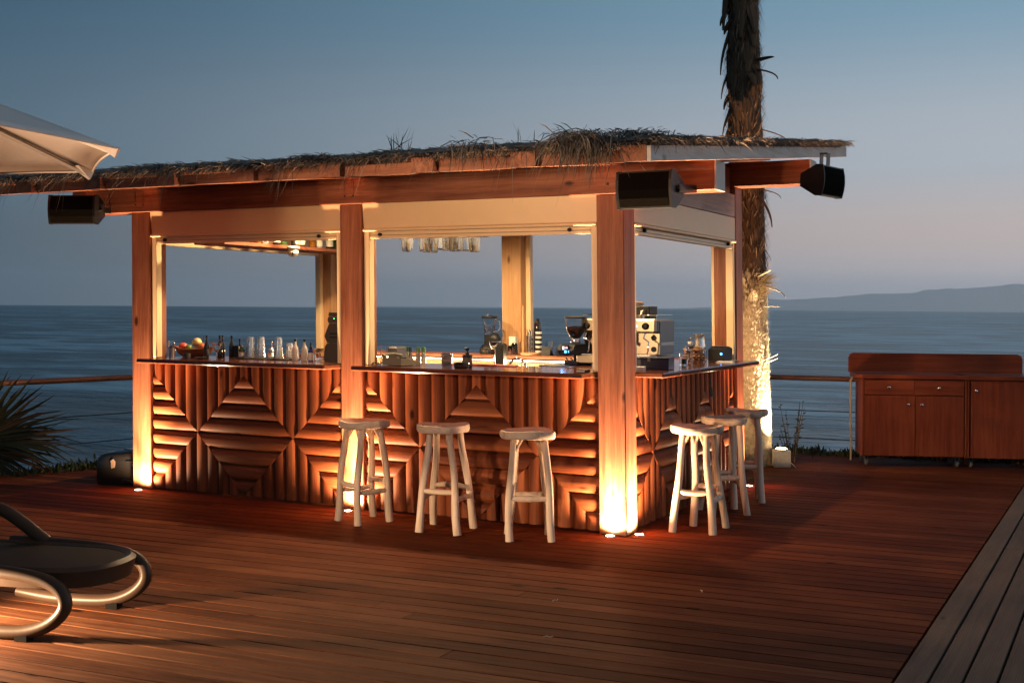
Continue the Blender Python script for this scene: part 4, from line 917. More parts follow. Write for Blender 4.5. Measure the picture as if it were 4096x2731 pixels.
tin('tall steel shaker tin upside down, standing right of the cobbler top', -3.30, .34, .180, .042, .030); tin('short steel tin behind the single tall shaker tin', -3.235, .41, .132, .034, .027)
p = on('cobbler_top', 'round steel shaker top between the tall tins', 'shaker top', -3.425, .40, ZC + .009)
MB().lathe([(.045, 0), (.047, .006), (.044, .016), (.030, .036), (.022, .044), (.022, .05), (.024, .052), (.022, .076), (.014, .083), (0, .084)], 24).build('top', TINM, p)
bottle('slim pink bottle behind the shaker tins', -3.50, .50, .155, .012, plain('pink_liquid', (.55, .20, .20), .2), CHROME, neck=.5)
m = MB(); m.box(-.30, .30, -.12, .12, 0, .008, c=.003); o = m.build('bar_mat', plain('black_rubber', (.015, .014, .014), .8, bump=.6, scale=260), None); o.location = (-3.44 + K * ZC, .36, ZC + .0005); tag(o, 'long black rubber bar mat under the shaker tins', 'bar mat')
for lab, x, y in (('white bottle with black cap, left of the two', -3.10, .31), ('white bottle with black cap, right of the two with printed lines', -2.99, .29)):
    p = bottle(lab, x, y, .178, .0255, WHITEP, BLACKP, 'white bottles on the left counter', neck=.42, label_mat=PAPER, lab=(.05, .85))
p = on('dropper_bottle', 'small blue dropper bottle with cream label', 'bottle', -2.88, .23)
solid(p, 'body', plain('cobalt_glass', (.02, .06, .30), .08, coat=.5), [(0, 0), (.020, 0), (.0205, .003), (.0205, .085), (.017, .095), (.010, .102), (0, .102)])
MB().lathe([(.0208, .01), (.021, .011), (.021, .070), (.0207, .071)], 18).build('label', PAPER, p); solid(p, 'dropper', BLACKP, [(0, .100), (.012, .100), (.012, .118), (.006, .122), (.007, .14), (.004, .155), (0, .156)])
for k, (x, y) in enumerate(((-3.20, .47), (-3.02, .47))):
    p = on('jigger', ['small steel jigger behind the short tin', 'small steel jigger between the two white bottles'][k], 'jigger', x, y); MB().lathe([(0, .002), (.022, 0), (.008, .045), (.008, .05), (.024, .095), (.022, .094), (.006, .05), (0, .05)], 18).build('cup', CHROME, p)
p = on('ice_scoop', 'clear plastic scoop lying beside the dark juicer', 'scoop', -2.86, .36, rz=R(20)); m = MB(); m.tube([(-.06, 0, .012), (-.02, 0, .02), (.04, 0, .022)], [.010, .026, .022], 12, flat=.7); m.build('scoop', GLASS, p); m = MB(); m.tube([(-.02, .0, .03), (-.035, 0, .07)], .005, 6); m.build('handle', WHITEP, p)
p = on('juicer', 'tall dark angular juicer against the middle post', 'juicer', -2.665, .36, rz=R(4))
JM = plain('dark_olive_plastic', (.050, .040, .026), .45)
m = MB(); m.prism([(-.10, 0), (-.115, .02), (-.105, .12), (-.085, .15), (.10, .15), (.10, 0)], 1, -.09, .09); m.build('base', JM, p)
m = MB(); m.prism([(-.085, .152), (-.112, .21), (-.075, .30), (-.065, .315), (.10, .315), (.10, .152)], 1, -.085, .085); m.build('body', JM, p)
for zz in (.195, .225): m = MB(); m.box(-.06, .05, -.0875, -.085, zz, zz + .012); m.build('vent_slot', BLACKP, p)
m = MB(); m.prism([(-.08, .317), (-.09, .345), (-.08, .37), (.09, .37), (.09, .317)], 1, -.075, .075); m.build('neck', JM, p); m = MB(); m.prism([(-.07, .372), (-.082, .38), (-.076, .405), (.085, .405), (.085, .372)], 1, -.075, .075); m.build('lid', JM, p)
m = MB(); m.box(-.03, -.024, -.0765, -.075, .352, .358); m.build('indicator', emission('green_indicator', (.1, 1, .3), 6), p)
# ---- middle bay
p = on('telephone', 'cream desk telephone on the middle counter', 'telephone', -1.93, .10, rz=R(-14))
PH = plain('old_cream_plastic', (.17, .145, .10), .45, var=.05)
m = MB(); m.prism([(-.09, .004), (.10, .004), (.10, .028), (.04, .045), (-.09, .062)], 0, -.10, .11); m.build('base', PH, p)
m = MB(); m.tube([(-.085, -.09, .068), (-.085, -.06, .085), (-.082, .02, .088), (-.08, .085, .072)], [.024, .016, .016, .026], 10, flat=.7); m.build('handset', PH, p)
for i in range(4):
    for j in range(3): m = MB(); zz = .030 + .0047 * i; m.box(-.015 + j * .024, .001 + j * .024, -.055 + i * .024, -.041 + i * .024, .040 + .004 * i, .048 + .004 * i); m.build('key', BLACKP, p)
cordp = [(-.10 - .02 * k * .5, -.05 - .0035 * k + .012 * math.sin(k * 1.0), .012 + .006 * math.cos(k * 2.0)) for k in range(28)]
m = MB(); m.tube(cordp, .0055, 6); m.build('coiled_cord', BLACKP, p)
p = on('candle_glass', 'pressed glass tumbler with leaf pattern on the middle counter', 'glass', -1.41, -.06); m_, t_, b_ = newmat('pressed_glass'); b_.inputs['Transmission Weight'].default_value = 1; b_.inputs['Roughness'].default_value = .06
vn = t_.nodes.new('ShaderNodeTexVoronoi'); vn.inputs['Scale'].default_value = 55; bpn = t_.nodes.new('ShaderNodeBump'); bpn.inputs['Strength'].default_value = 1; bpn.inputs['Distance'].default_value = .01; t_.links.new(vn.outputs[0], bpn.inputs['Height']); t_.links.new(bpn.outputs[0], b_.inputs['Normal'])
cup(p, 'glass', m_, [(.038, 0), (.043, .115)], .004, floor=.02); solid(p, 'wax', plain('cream_wax', (.80, .70, .45), .4), [(0, .021), (.033, .021), (.035, .05), (0, .05)])
p = on('ashtray', 'glossy black round ashtray at the middle counter edge', 'ashtray', -1.29, -.05); cup(p, 'bowl', DGLASS, [(.050, 0), (.057, .012), (.055, .045)], .010, 26, .012)
p = on('soap_dispenser', 'black pump bottle behind the black ashtray', 'dispenser', -1.31, .075); solid(p, 'body', BLACKP, [(0, 0), (.036, 0), (.038, .004), (.038, .092), (.034, .098), (0, .098)], 24); MB().lathe([(.0385, .02), (.0388, .021), (.0388, .075), (.0385, .076)], 24).build('label', plain('dark_brown_label', (.10, .07, .04), .6), p)
solid(p, 'pump', BLACKP, [(0, .098), (.016, .098), (.016, .112), (.007, .114), (.007, .128), (.014, .130), (.014, .150), (0, .153)]); m = MB(); m.tube([(0, 0, .145), (0, -.03, .147), (0, -.04, .14)], .005, 6); m.build('spout', BLACKP, p)
m = MB(); m.box(-.28, .28, -.03, .03, 0, .012, c=.002); o = m.build('pink_tray', plain('pink_plastic', (.58, .20, .17), .5), None); o.location = (-1.35 + K * ZC, .42, ZC + .0005); tag(o, 'long pink tray lying along back of the middle counter', 'tray')
p = thing('tap', 'arched chrome tap behind the middle counter', 'tap', (-1.80 + K, 1.9, .956), R(0)); m = MB(); m.tube([(-.10, 0, 0), (-.10, 0, .06)] + [(-.10 * math.cos(a), -.05 * math.sin(a / 2), .06 + .12 * math.sin(a)) for a in np.linspace(.1, 2.9, 14)] + [(.10, -.05, .06)], .011, 10); m.build('spout', CHROME, p); solid(p, 'base', CHROME, [(0, 0), (.02, 0), (.02, .02), (0, .02)])
# behind: clear canister and grey box, capped bottles
p = on('napkin_box', 'dark grey metal box beside the middle post', 'box', -2.10, .33, rz=R(-20)); m = MB(); m.box(-.06, .06, -.05, .05, .0005, .13, c=.004); m.build('box', DARKSTEEL, p); m = MB(); m.box(-.055, .055, -.045, .045, .1305, .137, c=.002); m.build('lid', DARKSTEEL, p)
p = on('clear_canister', 'clear cylinder in front of the grey metal box', 'canister', -2.19, .27); cup(p, 'canister', GLASS, [(.026, 0), (.027, .145)], .002)
for lab, x, y, capc in (('bottle with blue cap behind the telephone', -2.08, .50, (.03, .08, .22)), ('bottle with green cap behind the telephone, left of two', -2.02, .52, (.05, .16, .04)), ('bottle with green cap behind the telephone, right of two', -1.975, .53, (.05, .16, .04)), ('dark bottle with green top behind the grey metal box', -2.13, .53, (.04, .12, .04))):
    c_ = plain(lab[12:22].strip().replace(' ', '_') + '_cap', capc, .35); p = on('bottle', lab, 'bottle', x, y, group='capped bottles behind the telephone')
    solid(p, 'body', PALEB, [(0, 0), (.02, 0), (.02, .06), (.014, .075), (.014, .09), (0, .09)]); solid(p, 'cap', c_, [(0, .088), (.0155, .088), (.0155, .13), (0, .13)])
# on the back counter
ZB = 1.1405
p = on('blender', 'blender with clear jug and black lid on the back counter', 'blender', -2.44, 2.52, ZB)
MB().lathe([(0, 0), (.085, 0), (.095, .02), (.095, .045), (.075, .085), (.05, .10), (.05, .19), (0, .19)], 22).build('base', BLACKP, p); m = MB(); m.box(-.035, .035, -.099, -.09, .03, .055, c=.003); m.build('badge', STEEL, p)
cup(p, 'jug', GLASS, [(.042, .192), (.045, .20), (.072, .345)], .003, 22, .197); MB().lathe([(0, .346), (.078, .346), (.080, .352), (.076, .368), (0, .372)], 22).build('lid', BLACKP, p); MB().lathe([(0, .372), (.026, .372), (.026, .388), (0, .390)], 16).build('cap', GLASS, p)
m = MB(); m.tube([(.066, 0, .325), (.115, 0, .325), (.12, 0, .25), (.095, 0, .225), (.05, 0, .225)], .008, 8); m.build('handle', GLASS, p)
m = MB(); m.tube([(.05, -.02, .19), (.05, -.02, .10)], .006, 6); m.build('switch', BLACKP, p)
p = on('drink_mixer', 'black and chrome stand mixer with domed head', 'mixer', -2.18, 2.18, .957)
m = MB(); m.box(.00, .09, -.05, .05, 0, .30, c=.015); m.build('stand', BLACKP, p); MB().lathe([(0, .245), (.03, .25), (.048, .275), (.054, .31), (.054, .316)], 20, (-.01, -.02, 0)).build('bowl', CHROME, p)
MB().lathe([(.056, .317), (.058, .325), (.055, .355), (.040, .385), (.02, .397), (0, .40)], 20, (-.01, -.02, 0)).build('head', BLACKP, p); MB().lathe([(.0545, .31), (.0585, .312), (.0585, .322), (.0545, .324)], 20, (-.01, -.02, 0)).build('band', CHROME, p); m = MB(); m.tube([(-.01, -.02, .245), (-.01, -.02, .02)], .007, 8); m.build('spindle', CHROME, p)
p = on('paper_box', 'plain pale upright box beside the pine post', 'box', -2.20, 2.57, ZB); m = MB(); m.box(-.037, .037, -.03, .03, .0005, .172, c=.003); m.build('box', WHITEP, p)
for k, (x, y, h) in enumerate(((-2.195, 2.48, .085), (-2.135, 2.485, .11), (-2.165, 2.50, .11))): p = on('stacked_glasses', ['short stack of clear plastic cups in front of the pale box', 'tall stack of clear plastic cups nearest the drink straws', 'tall stack of clear plastic cups right beside the pale box'][k], 'cups', x, y, ZB, group='clear cup stacks on the back counter'); [MB().lathe([(.024, .012 * j), (.021, h - .02 + .012 * j * .2), (.012, h + .002 * j)], 14).build('cup', GLASS, p) for j in range(3)]
p = on('serving_board', 'round wooden board on the back counter', 'board', -1.99, 2.52, ZB); MB().lathe([(0, .0005), (.10, .0005), (.105, .005), (.105, .02), (.10, .024), (0, .024)], 28).build('board', PINE[0], p)
p = on('straw_cup', 'steel cup full of straws on the round board', 'straw cup', -1.985, 2.49, ZB + .0245); cup(p, 'cup', STEEL, [(.028, 0), (.034, .165)], .002)
for k in range(16):
    a = k * 2.4; r0_ = .012 * math.sqrt(k / 16); m = MB(); m.tube([(r0_ * math.cos(a), r0_ * math.sin(a), .01), (r0_ * 2.2 * math.cos(a), r0_ * 2.2 * math.sin(a), .20 + .03 * ((k * 7) % 5) / 5)], .003, 6); m.build('straw', [BLACKP, WHITEP, STEEL][k % 3], p)
m = MB(); m.tube([(-.045, 0, .001), (-.047, 0, .225), (-.05, 0, .45)], [.011, .011, .009], 8); o = m.build('muddler', PINE[2], None); o.location = (-2.0 + K * ZB, 2.47, ZB + .025); tag(o, 'tall pale wooden stick standing beside the straw cup', 'stick')
p = on('paper_cups', 'stack of black and white striped paper cups', 'paper cups', -1.905, 2.52, ZB + .0245)
for k in range(9): MB().lathe([(.030, .0225 * k), (.034, .0225 * k + .020), (.0345, .0225 * k + .0215)], 16).build('cup', WHITEP if k % 2 == 0 else BLACKP, p)
bottle('tall black bottle behind the striped paper cups', -1.965, 2.62, .35, .038, DGLASS, BLACKP, z=ZB, neck=.12)
p = on('table_sign', 'folded black sign standing on the back counter', 'sign', -1.80, 2.50, ZB, R(-10)); m = MB(); m.add([(-.05, -.03, .001), (.05, -.03, .001), (.03, 0, .085), (-.06, 0, .085), (-.05, .035, .001), (.05, .035, .001)], [(0, 1, 2, 3), (3, 2, 5, 4)]); o = m.build('sign', BLACKP, p); md = o.modifiers.new('t', 'SOLIDIFY'); md.thickness = .002
p = on('clear_tumbler', 'clear square tumbler behind the folded black sign', 'glass', -1.83, 2.60, ZB); cup(p, 'glass', GLASS, [(.036, 0), (.040, .135)], .003, 4)
p = on('plate_stack', 'stack of dark round plates on the back counter', 'plates', -1.66, 2.56, ZB)
for k in range(5): MB().lathe([(0, .016 * k), (.055, .016 * k), (.10 - .008 * (k % 2), .016 * k + .014), (.098, .016 * k + .015), (.055, .016 * k + .004), (0, .016 * k + .004)], 26).build('plate', DARKSTEEL, p)
for k, (x, r_, h, lab) in enumerate(((-1.95, .05, .10, 'wide steel tub on the work surface under the led tape'), (-1.83, .025, .11, 'small white jar right of the wide steel tub'), (-1.74, .022, .09, 'small glass jar on the work surface, right of the white jar'), (-2.72, .03, .11, 'small glass jar on the work surface behind the telephone'))):
    p = on('tub' if k == 0 else 'jar', lab, 'tub' if k == 0 else 'jar', x, 2.20, .956); cup(p, 'body', [STEEL, WHITEP, GLASS, GLASS][k], [(r_ * .9, 0), (r_, h)], .002)
    if k == 0: m = MB(); m.tube([(.01, .01, .01), (.02, .015, .16)], .004, 6); m.build('spoon', STEEL, p)
# ---- right side: grinder, coffee machine and the rest
p = on('coffee_grinder', 'black coffee grinder with clear hopper of beans', 'coffee grinder', -.80, .93, 1.139, R(-20))
m = MB(); m.box(-.30, .20, -.12, .30, -.04, -.004, c=.004); m.build('stand', DARKSTEEL, p)
m = MB(); m.box(-.075, .075, -.06, .12, 0, .03, c=.008); m.box(-.045, .045, .02, .10, .03, .12, c=.006); m.build('base', BLACKP, p); m = MB(); m.prism([(-.10, .085), (-.12, .12), (-.10, .165), (.09, .175), (.10, .085)], 0, -.085, .085); m.build('body', BLACKP, p)
for s_ in (-1, 1): m = MB(); m.tube([(s_ * .025, -.08, .06), (s_ * .03, -.05, .03)], .006, 6); m.build('fork', STEEL, p)
MB().lathe([(.038, .176), (.04, .18), (.036, .205), (.0, .205)], 18).build('collar', STEEL, p); cup(p, 'hopper', GLASS, [(.032, .206), (.036, .215), (.072, .27), (.082, .31), (.085, .372)], .002, 24, .208)
m = MB(); m.lathe([(0, .212), (.032, .215), (.068, .27), (.077, .30), (.06, .306), (.03, .312), (0, .316)], 24); m.build('coffee_beans', plain('coffee_bean', (.055, .022, .010), .4, var=.5, scale=110, bump=1), p); MB().lathe([(0, .373), (.088, .373), (.088, .384), (.07, .392), (0, .394)], 24).build('lid', BLACKP, p)
m = MB(); m.box(-.045, .045, -.119, -.110, .098, .162, c=.003); m.move(Matrix.Rotation(R(0), 4, 'X')); m.build('display', plain('black_glass', (.006, .006, .010), .05, coat=.6), p)
for k in range(5): m = MB(); m.box(-.032 + (k % 2) * .036, -.008 + (k % 2) * .034, -.1195, -.1188, .146 - .010 * (k // 2), .151 - .010 * (k // 2)); m.build('display_segment', emission('lit_segment', [(1, .9, .85), (1, .25, .2)][k % 3 == 1], 3) if k < 2 else bpy.data.materials['lit_segment'], p)
m = MB(); m.lathe([(0, 0), (.011, 0), (.010, .004), (0, .005)], 16); m.move(Matrix.Translation((.005, -.118, .110)) @ Matrix.Rotation(R(90), 4, 'X')); m.build('indicator', BLUELED, p)
lamp('POINT', 'glow', p, (.005, -.16, .11), .35, (.08, .35, 1), radius=.01)
p = on('coffee_machine', 'large steel espresso machine behind the near corner post', 'coffee machine', -.455, .98, 1.139)
EM = plain('warm_brushed_steel', (.40, .33, .22), .3, metal=.9, var=.06, scale=40)
for x, y in ((-.27, .04), (.27, .04), (-.27, .36), (.27, .36)): solid(p, 'foot', BLACKP, [(0, 0), (.02, 0), (.02, .02), (0, .02)]).location = (x, y, 0)
m = MB(); m.box(-.315, .315, -.10, .40, .021, .085, c=.006); m.build('base', EM, p); m = MB(); m.box(-.30, .30, -.098, .06, .0855, .095); m.build('drip_tray', STEEL, p)
m = MB(); m.box(-.30, .31, .10, .12, .0955, .265, c=.002); m.build('back_plate', EM, p); m = MB(); m.box(-.31, .31, .121, .40, .0955, .265, c=.004); m.build('rear_body', DARKSTEEL, p)
m = MB(); m.box(-.318, .318, .021, .40, .2655, .372, c=.014); m.build('boiler_case', DARKSTEEL, p); m = MB(); m.box(-.318, .318, -.02, .0205, .268, .374, c=.012); m.build('front_panel', EM, p)
for s_ in (-1, 1): m = MB(); m.box(s_ * .3185 if s_ > 0 else -.3245, .3245 if s_ > 0 else -.3185, .07, .39, .10, .36, c=.002); m.build('side_panel', DARKSTEEL, p)
m = MB(); m.box(.3247, .326, .09, .39, .165, .19); m.build('side_strip', STEEL, p)
for x in (-.262, .238):
    m = MB(); m.lathe([(0, 0), (.026, 0), (.028, .006), (.022, .03), (0, .032)], 18); m.move(Matrix.Translation((x, -.0205, .318)) @ Matrix.Rotation(R(90), 4, 'X')); m.build('knob', BLACKP, p)
m = MB(); m.lathe([(0, 0), (.014, 0), (.013, .004), (0, .005)], 18); m.move(Matrix.Translation((.152, -.0205, .318)) @ Matrix.Rotation(R(90), 4, 'X')); m.build('indicator', BLUELED, p)
for x in (-.10, .08): MB().lathe([(0, .20), (.03, .20), (.034, .215), (.034, .262), (0, .262)], 20, (x, .02, 0)).build('group_head', STEEL, p); m = MB(); m.tube([(x, .0, .205), (x, -.06, .20), (x, -.13, .195)], [.012, .012, .015], 8); m.build('portafilter_handle', BLACKP, p)
for x, s_ in ((-.27, -1), (.232, 1)): m = MB(); m.tube([(x, -.01, .262), (x - .01, -.02, .225), (x + .035, -.03, .195), (x + .03, -.03, .12), (x + .02, -.028, .105)], .006, 8); m.build('steam_wand', CHROME, p)
for z in (.225, .135): m = MB(); m.lathe([(0, 0), (.022, 0), (.022, .006), (0, .006)], 18); m.move(Matrix.Translation((.262, .0995, z)) @ Matrix.Rotation(R(90), 4, 'X')); m.build('port', BLACKP, p)
for pts_ in ([(-.30, 0, .374), (-.30, 0, .405), (-.10, 0, .405), (-.10, 0, .374)], [(.12, .38, .372), (.12, .38, .405), (.31, .38, .405), (.31, .02, .405), (.31, .02, .372)], [(.20, .02, .372), (.20, .02, .405), (.31, .02, .4052)]): m = MB(); m.tube(pts_, .004, 6); m.build('rail', CHROME, p)
ZM = 1.139 + .376
p = on('cup_tray', 'black open box of small items on top of the coffee machine', 'box', -.38, 1.20, ZM, 0)
for a_ in ((-.11, .14, -.09, -.084), (-.11, .14, .084, .09)): m = MB(); m.box(a_[0], a_[1], a_[2], a_[3], 0, .098, c=.002); m.build('side', BLACKP, p)
for xx in (-.11, .05, .095, .138): m = MB(); m.box(xx, xx + .006, -.083, .083, 0, .097, c=.001); m.build('divider', BLACKP, p)
m = MB(); m.box(-.104, .138, -.083, .083, .0, .004); m.build('floor', BLACKP, p)
p = on('brown_packet', 'small brown packet on top of the black box', 'packet', -.40, 1.21, ZM + .0985); m = MB(); m.box(-.045, .045, -.09, .088, .0, .035, c=.006); m.build('packet', PINE[0], p); m = MB(); m.tube([(.0, -.02, .036), (.004, -.02, .05)], .006, 6); m.build('clip', WHITEP, p)
p = on('portafilter', 'steel portafilter with black handle lying on the coffee machine', 'portafilter', -.30, 1.03, ZM, R(20)); m = MB(); m.tube([(-.10, 0, .022), (-.02, 0, .022)], [.016, .012], 10); m.build('handle', BLACKP, p); MB().lathe([(0, 0), (.03, 0), (.034, .02), (.034, .03), (.03, .03), (.028, .008), (0, .008)], 18, (.02, 0, 0)).build('basket', EM, p); m = MB(); m.tube([(.02, 0, .02), (.03, .02, .06), (.04, .03, .065)], .008, 8); m.build('spout', EM, p)
m = MB(); m.box(-.15, .15, -.09, .09, 0, .078, c=.004); p = on('blue_box', 'dark blue box with lid at the corner of the side counter', 'box', -.06, .69, rz=R(6)); m.build('box', plain('navy_painted_wood', (.012, .022, .065), .35, var=.15), p); m = MB(); m.box(-.152, .152, -.092, .092, .0785, .092, c=.003); m.build('lid', bpy.data.materials['navy_painted_wood'], p); m = MB(); m.box(-.012, .012, -.095, -.0925, .06, .085); m.build('latch', DARKSTEEL, p)
p = on('napkins', 'small stack of white napkins near the corner post', 'napkins', -.10, .47, rz=R(10))
for k in range(6): m = MB(); m.box(-.06 + .002 * (k % 3), .06 + .002 * (k % 2), -.05, .05, .0005 + .0045 * k, .0042 + .0045 * k); m.build('napkin', WHITEP, p)
p = on('menu_block', 'short dark menu block at the end of the middle counter', 'menu', -.29, -.06); m = MB(); m.box(-.035, .03, -.05, .05, .0005, .022, c=.002); m.build('block', DARKIN, p); m = MB(); m.box(-.034, .029, -.051, -.0502, .008, .014); m.build('pages', WHITEP, p)
p = on('whisky_glass', 'small clear glass with sugar packets beside the coffee machine', 'glass', -.075, 1.45); cup(p, 'glass', GLASS, [(.032, 0), (.041, .095)], .003, floor=.008); m = MB(); m.box(-.015, .02, -.01, .01, .009, .05); m.build('sugar_packet', PINE[0], p)
for k, (x, y, h) in enumerate(((-.05, 1.78, .12), (-.10, 1.98, .175), (-.03, 2.08, .13))): p = on('glass_jar', ['clear glass jar with round lid, nearest the coffee machine', 'tall clear glass jar with white stopper behind the basket', 'clear glass jar half hidden by the wicker basket'][k], 'jar', x - .1, y, group='glass jars behind the basket'); cup(p, 'jar', GLASS, [(.036, 0), (.038, .01), (.038, h * .75), (.02, h * .85), (.02, h * .9)], .002); solid(p, 'stopper', WHITEP if k == 1 else GLASS, [(0, h * .9), (.022, h * .9), (.024, h), (0, h)])
p = on('wicker_basket', 'round woven wicker basket with lid on the side counter', 'basket', -.19, 2.03)
WK = plain('dark_wicker', (.16, .065, .025), .5, var=.35, scale=40); WK2 = plain('pale_wicker', (.42, .22, .09), .5, var=.25, scale=40)
def bas(u): return .072 + .022 * math.sin(math.pi * min(1, u * 1.05))
solid(p, 'body', WK, [(0, 0), (.070, 0)] + [(bas(u / 8) - .004, .092 * u / 8) for u in range(9)] + [(0, .092)], 28)
for k in range(26):
    a = 2 * math.pi * k / 26; m = MB()
    for j in range(6):
        if (j + k) % 2: continue
        u = (j + .5) / 6; r_ = bas(u); m.ball((r_ * math.cos(a), r_ * math.sin(a), .092 * u), .009, 6, .75)
    m.build('wicker_strand', WK2 if k % 2 else WK, p)
for u in (0, 1):
    m = MB(); m.tube([((bas(u) + .006) * math.cos(a), (bas(u) + .006) * math.sin(a), .006 + .088 * u) for a in np.linspace(0, 6.2832, 29)], .006, 6); m.build('rim', WK2, p)
solid(p, 'lid', WK, [(.086, .099), (.088, .104), (.075, .118), (.04, .130), (0, .134)], 28)
for r_, zz in ((.083, .108), (.066, .122), (.045, .130), (.024, .134)): m = MB(); m.tube([(r_ * math.cos(a), r_ * math.sin(a), zz + .002 * math.sin(9 * a)) for a in np.linspace(0, 6.2832, 29)], .006, 6); m.build('lid_coil', WK2, p)
m = MB(); m.ball((0, 0, .142), .009, 10); m.build('lid_knob', BLACKP, p)
p = on('steel_pitcher', 'tall steel pitcher behind the wicker basket', 'pitcher', -.245, 2.36)
MB().lathe([(0, 0), (.058, 0), (.062, .005), (.060, .06), (.046, .17), (.042, .20), (.048, .232), (.046, .232), (.040, .20), (0, .195)], 26).build('body', TINM, p); m = MB(); m.tube([(-.044, 0, .205), (-.095, .0, .195), (-.10, 0, .12), (-.085, 0, .075), (-.058, 0, .07)], [.006, .007, .007, .007, .006], 8); m.build('handle', CHROME, p); m = MB(); m.add([(-.045, -.02, .225), (-.045, .02, .225), (-.075, 0, .236), (-.044, 0, .205)], [(0, 1, 2), (0, 2, 3), (1, 3, 2)]); m.build('spout', CHROME, p)
p = on('card_reader', 'black payment printer with blue light by the far right post', 'printer', -.09, 2.46, rz=R(-8)); m = MB(); m.prism([(-.085, 0), (.085, 0), (.085, .11), (.0, .128), (-.085, .10)], 0, -.075, .075); m.build('body', BLACKP, p); m = MB(); m.box(-.05, .05, -.02, .03, .1235, .130, c=.002); m.build('paper_slot', DARKSTEEL, p)
m = MB(); m.lathe([(0, 0), (.010, 0), (.009, .003), (0, .004)], 14); m.move(Matrix.Translation((.05, -.0855, .062)) @ Matrix.Rotation(R(90), 4, 'X')); m.build('indicator', BLUELED, p)
p = on('leaflets', 'thin stack of leaflets on the side counter by the basket', 'leaflets', .06, 2.12, rz=R(12))
for k in range(3): m = MB(); m.box(-.07 + .005 * k, .075 - .004 * k, -.10, .10, .0005 + .003 * k, .0033 + .003 * k); m.build('leaflet', PAPER, p)
p = on('remote', 'dark slim card holder at end of the side counter', 'holder', .06, 2.40, rz=R(20)); m = MB(); m.box(-.03, .03, -.07, .07, .0005, .012, c=.002); m.build('holder', DARKSTEEL, p)
# hanging things
rack = thing('glass_rack', 'wire rack under the bar roof carrying tumblers', 'rack', (-2.02 + K * 2.2, .86, 2.185))
for yy in (-.14, 0, .14): m = MB(); m.tube([(-.48, yy, 0), (.42, yy, 0)], .004, 6); m.build('wire', CHROME, rack)
for xx in (-.46, .40): m = MB(); m.tube([(xx, -.15, .004), (xx, .15, .004)], .004, 6); m.build('wire', CHROME, rack); m = MB(); m.tube([(xx, 0, .004), (xx, 0, .50)], .004, 6); m.build('hanger', CHROME, rack)
gpos = [(-2.30, .80, 0), (-2.165, .86, .01), (-2.055, .74, -.02), (-1.975, .70, -.03), (-1.90, .80, .005), (-1.985, .98, .03), (-1.815, .76, -.01), (-1.74, .70, -.015), (-1.70, .92, -.012), (-2.40, 1.0, .06), (-2.10, 1.0, .04), (-1.83, 1.0, .015), (-1.66, .82, -.02)]
gpos.sort(key=lambda q: q[0] + .32 * (q[1] - .8))
ORD = ['leftmost', 'second from left', 'third from left', 'fourth from left', 'fifth from left', 'sixth from left', 'middle one', 'sixth from right', 'fifth from right', 'fourth from right', 'third from right', 'second from right', 'rightmost']
rg0 = random.Random(4); proto = None
for gi, (x, y, dz) in enumerate(gpos):
    loc = (x + K * 2.05, y, 2.060 + dz * .55)
    if proto is None:
        proto = thing('tumbler', 'clear glass tumbler on the overhead wire rack, ' + ORD[0], 'glass', loc, group='tumblers hanging from the wire rack')
        g1 = cup(proto, 'glass', FROST, [(.034, 0), (.037, .01), (.046, .116)], .003, 20, .014); h1 = MB().tube([(0, 0, .10), (0, 0, .13)], .002, 5).build('hook', CHROME, proto)
    else:
        o = proto.copy(); C.objects.link(o); o.location = loc; o['label'] = 'clear glass tumbler on the overhead wire rack, ' + ORD[gi]
        for ch in (g1, h1): c_ = ch.copy(); C.objects.link(c_); c_.parent = o
sb = [('amber', (.30, .12, .02)), ('clear', (.75, .75, .72)), ('dark', (.02, .016, .012)), ('green', (.06, .14, .05)), ('golden', (.45, .26, .06)), ('brown', (.12, .05, .02))]
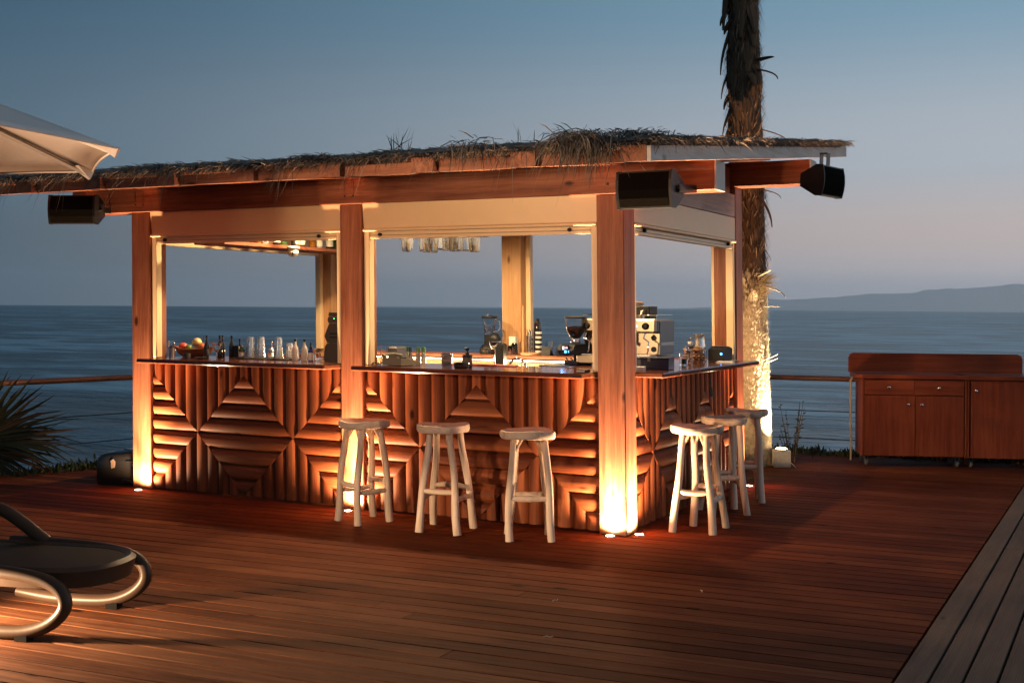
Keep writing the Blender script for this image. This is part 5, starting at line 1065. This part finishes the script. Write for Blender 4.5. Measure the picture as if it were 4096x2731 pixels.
for k in range(12):
    nm, col = sb[k % 6]; y = .92 + .14 * k
    where = ['nearest the front of', 'second from the front of', 'third from the front of', 'fourth from the front of', 'fifth from the front of', 'sixth from the front of', 'sixth from the back of', 'fifth from the back of', 'fourth from the back of', 'third from the back of', 'second from the back of', 'at the back end of'][k]
    mt = bpy.data.materials.get(nm + '_spirit') or plain(nm + '_spirit', col, .06, trans=.5, coat=.3)
    p = bottle('%s spirit bottle %s the overhead shelf' % (nm, where), -3.985 - .03 * (k % 2), y, .28 + .03 * (k % 3), .036 + .003 * (k % 2), mt, BLACKP, 'spirit bottles on the overhead shelf', z=2.1635, label_mat=PAPER if k % 3 else None, neck=.40, lab=(.12, .55))
p = thing('security_camera', 'white dome security camera hanging below the overhead shelf', 'camera', (-3.64 + K * 2.1, 1.0, 2.085))
m = MB(); m.ball((0, 0, 0), .052, 20, .85); m.build('dome', WHITEP, p); MB().lathe([(0, .03), (.056, .03), (.06, .036), (.056, .05), (0, .055)], 22).build('mount', WHITEP, p); m = MB(); m.lathe([(0, 0), (.020, 0), (.016, .006), (0, .007)], 16); m.move(Matrix.Translation((.022, -.036, -.014)) @ Matrix.Rotation(R(-32), 4, 'Z') @ Matrix.Rotation(R(105), 4, 'X') ); m.move(Matrix.Identity(4)); m.build('eye', BLACKP, p)
m = MB(); m.box(-.014, .014, -.014, .014, .055, .60); m.build('rod', BLACKM, p); m = MB(); m.tube([(.02, -.01, .09), (.045, -.02, .07), (.05, -.01, .04), (.04, 0, .02)], .004, 6); m.build('cable', BLACKP, p)
m = MB(); m.tube([(.03, 1.80, 1.09), (.034, 1.80, 1.02), (.034, 1.803, .95)], .006, 6); m.tube([(.036, 1.803, .95), (.038, 1.81, .87)], [.012, .016], 8); m.shear(); tag(m.build('power_cord', BLACKP), 'black power cord hanging down the side counter front', 'cord')
# small litter on the boards
for k, (x, y, a) in enumerate(((.62, -2.62, .5), (1.0, -1.35, 2.0), (.35, -1.95, 1.2))):
    m = MB(); m.tube([(0, 0, 0), (.015, .006, .002), (.03, -.004, 0), (.045, .006, .001)], .0018, 5); o = m.build('straw_scrap', ROPE); o.location = (x, y, .003); o.rotation_euler = (0, 0, a); tag(o, ['curled pale straw scrap on the dark front boards', 'pale scrap of straw on the boards near the grey border', 'pale scrap of straw on the red boards before the stools'][k], 'scrap')
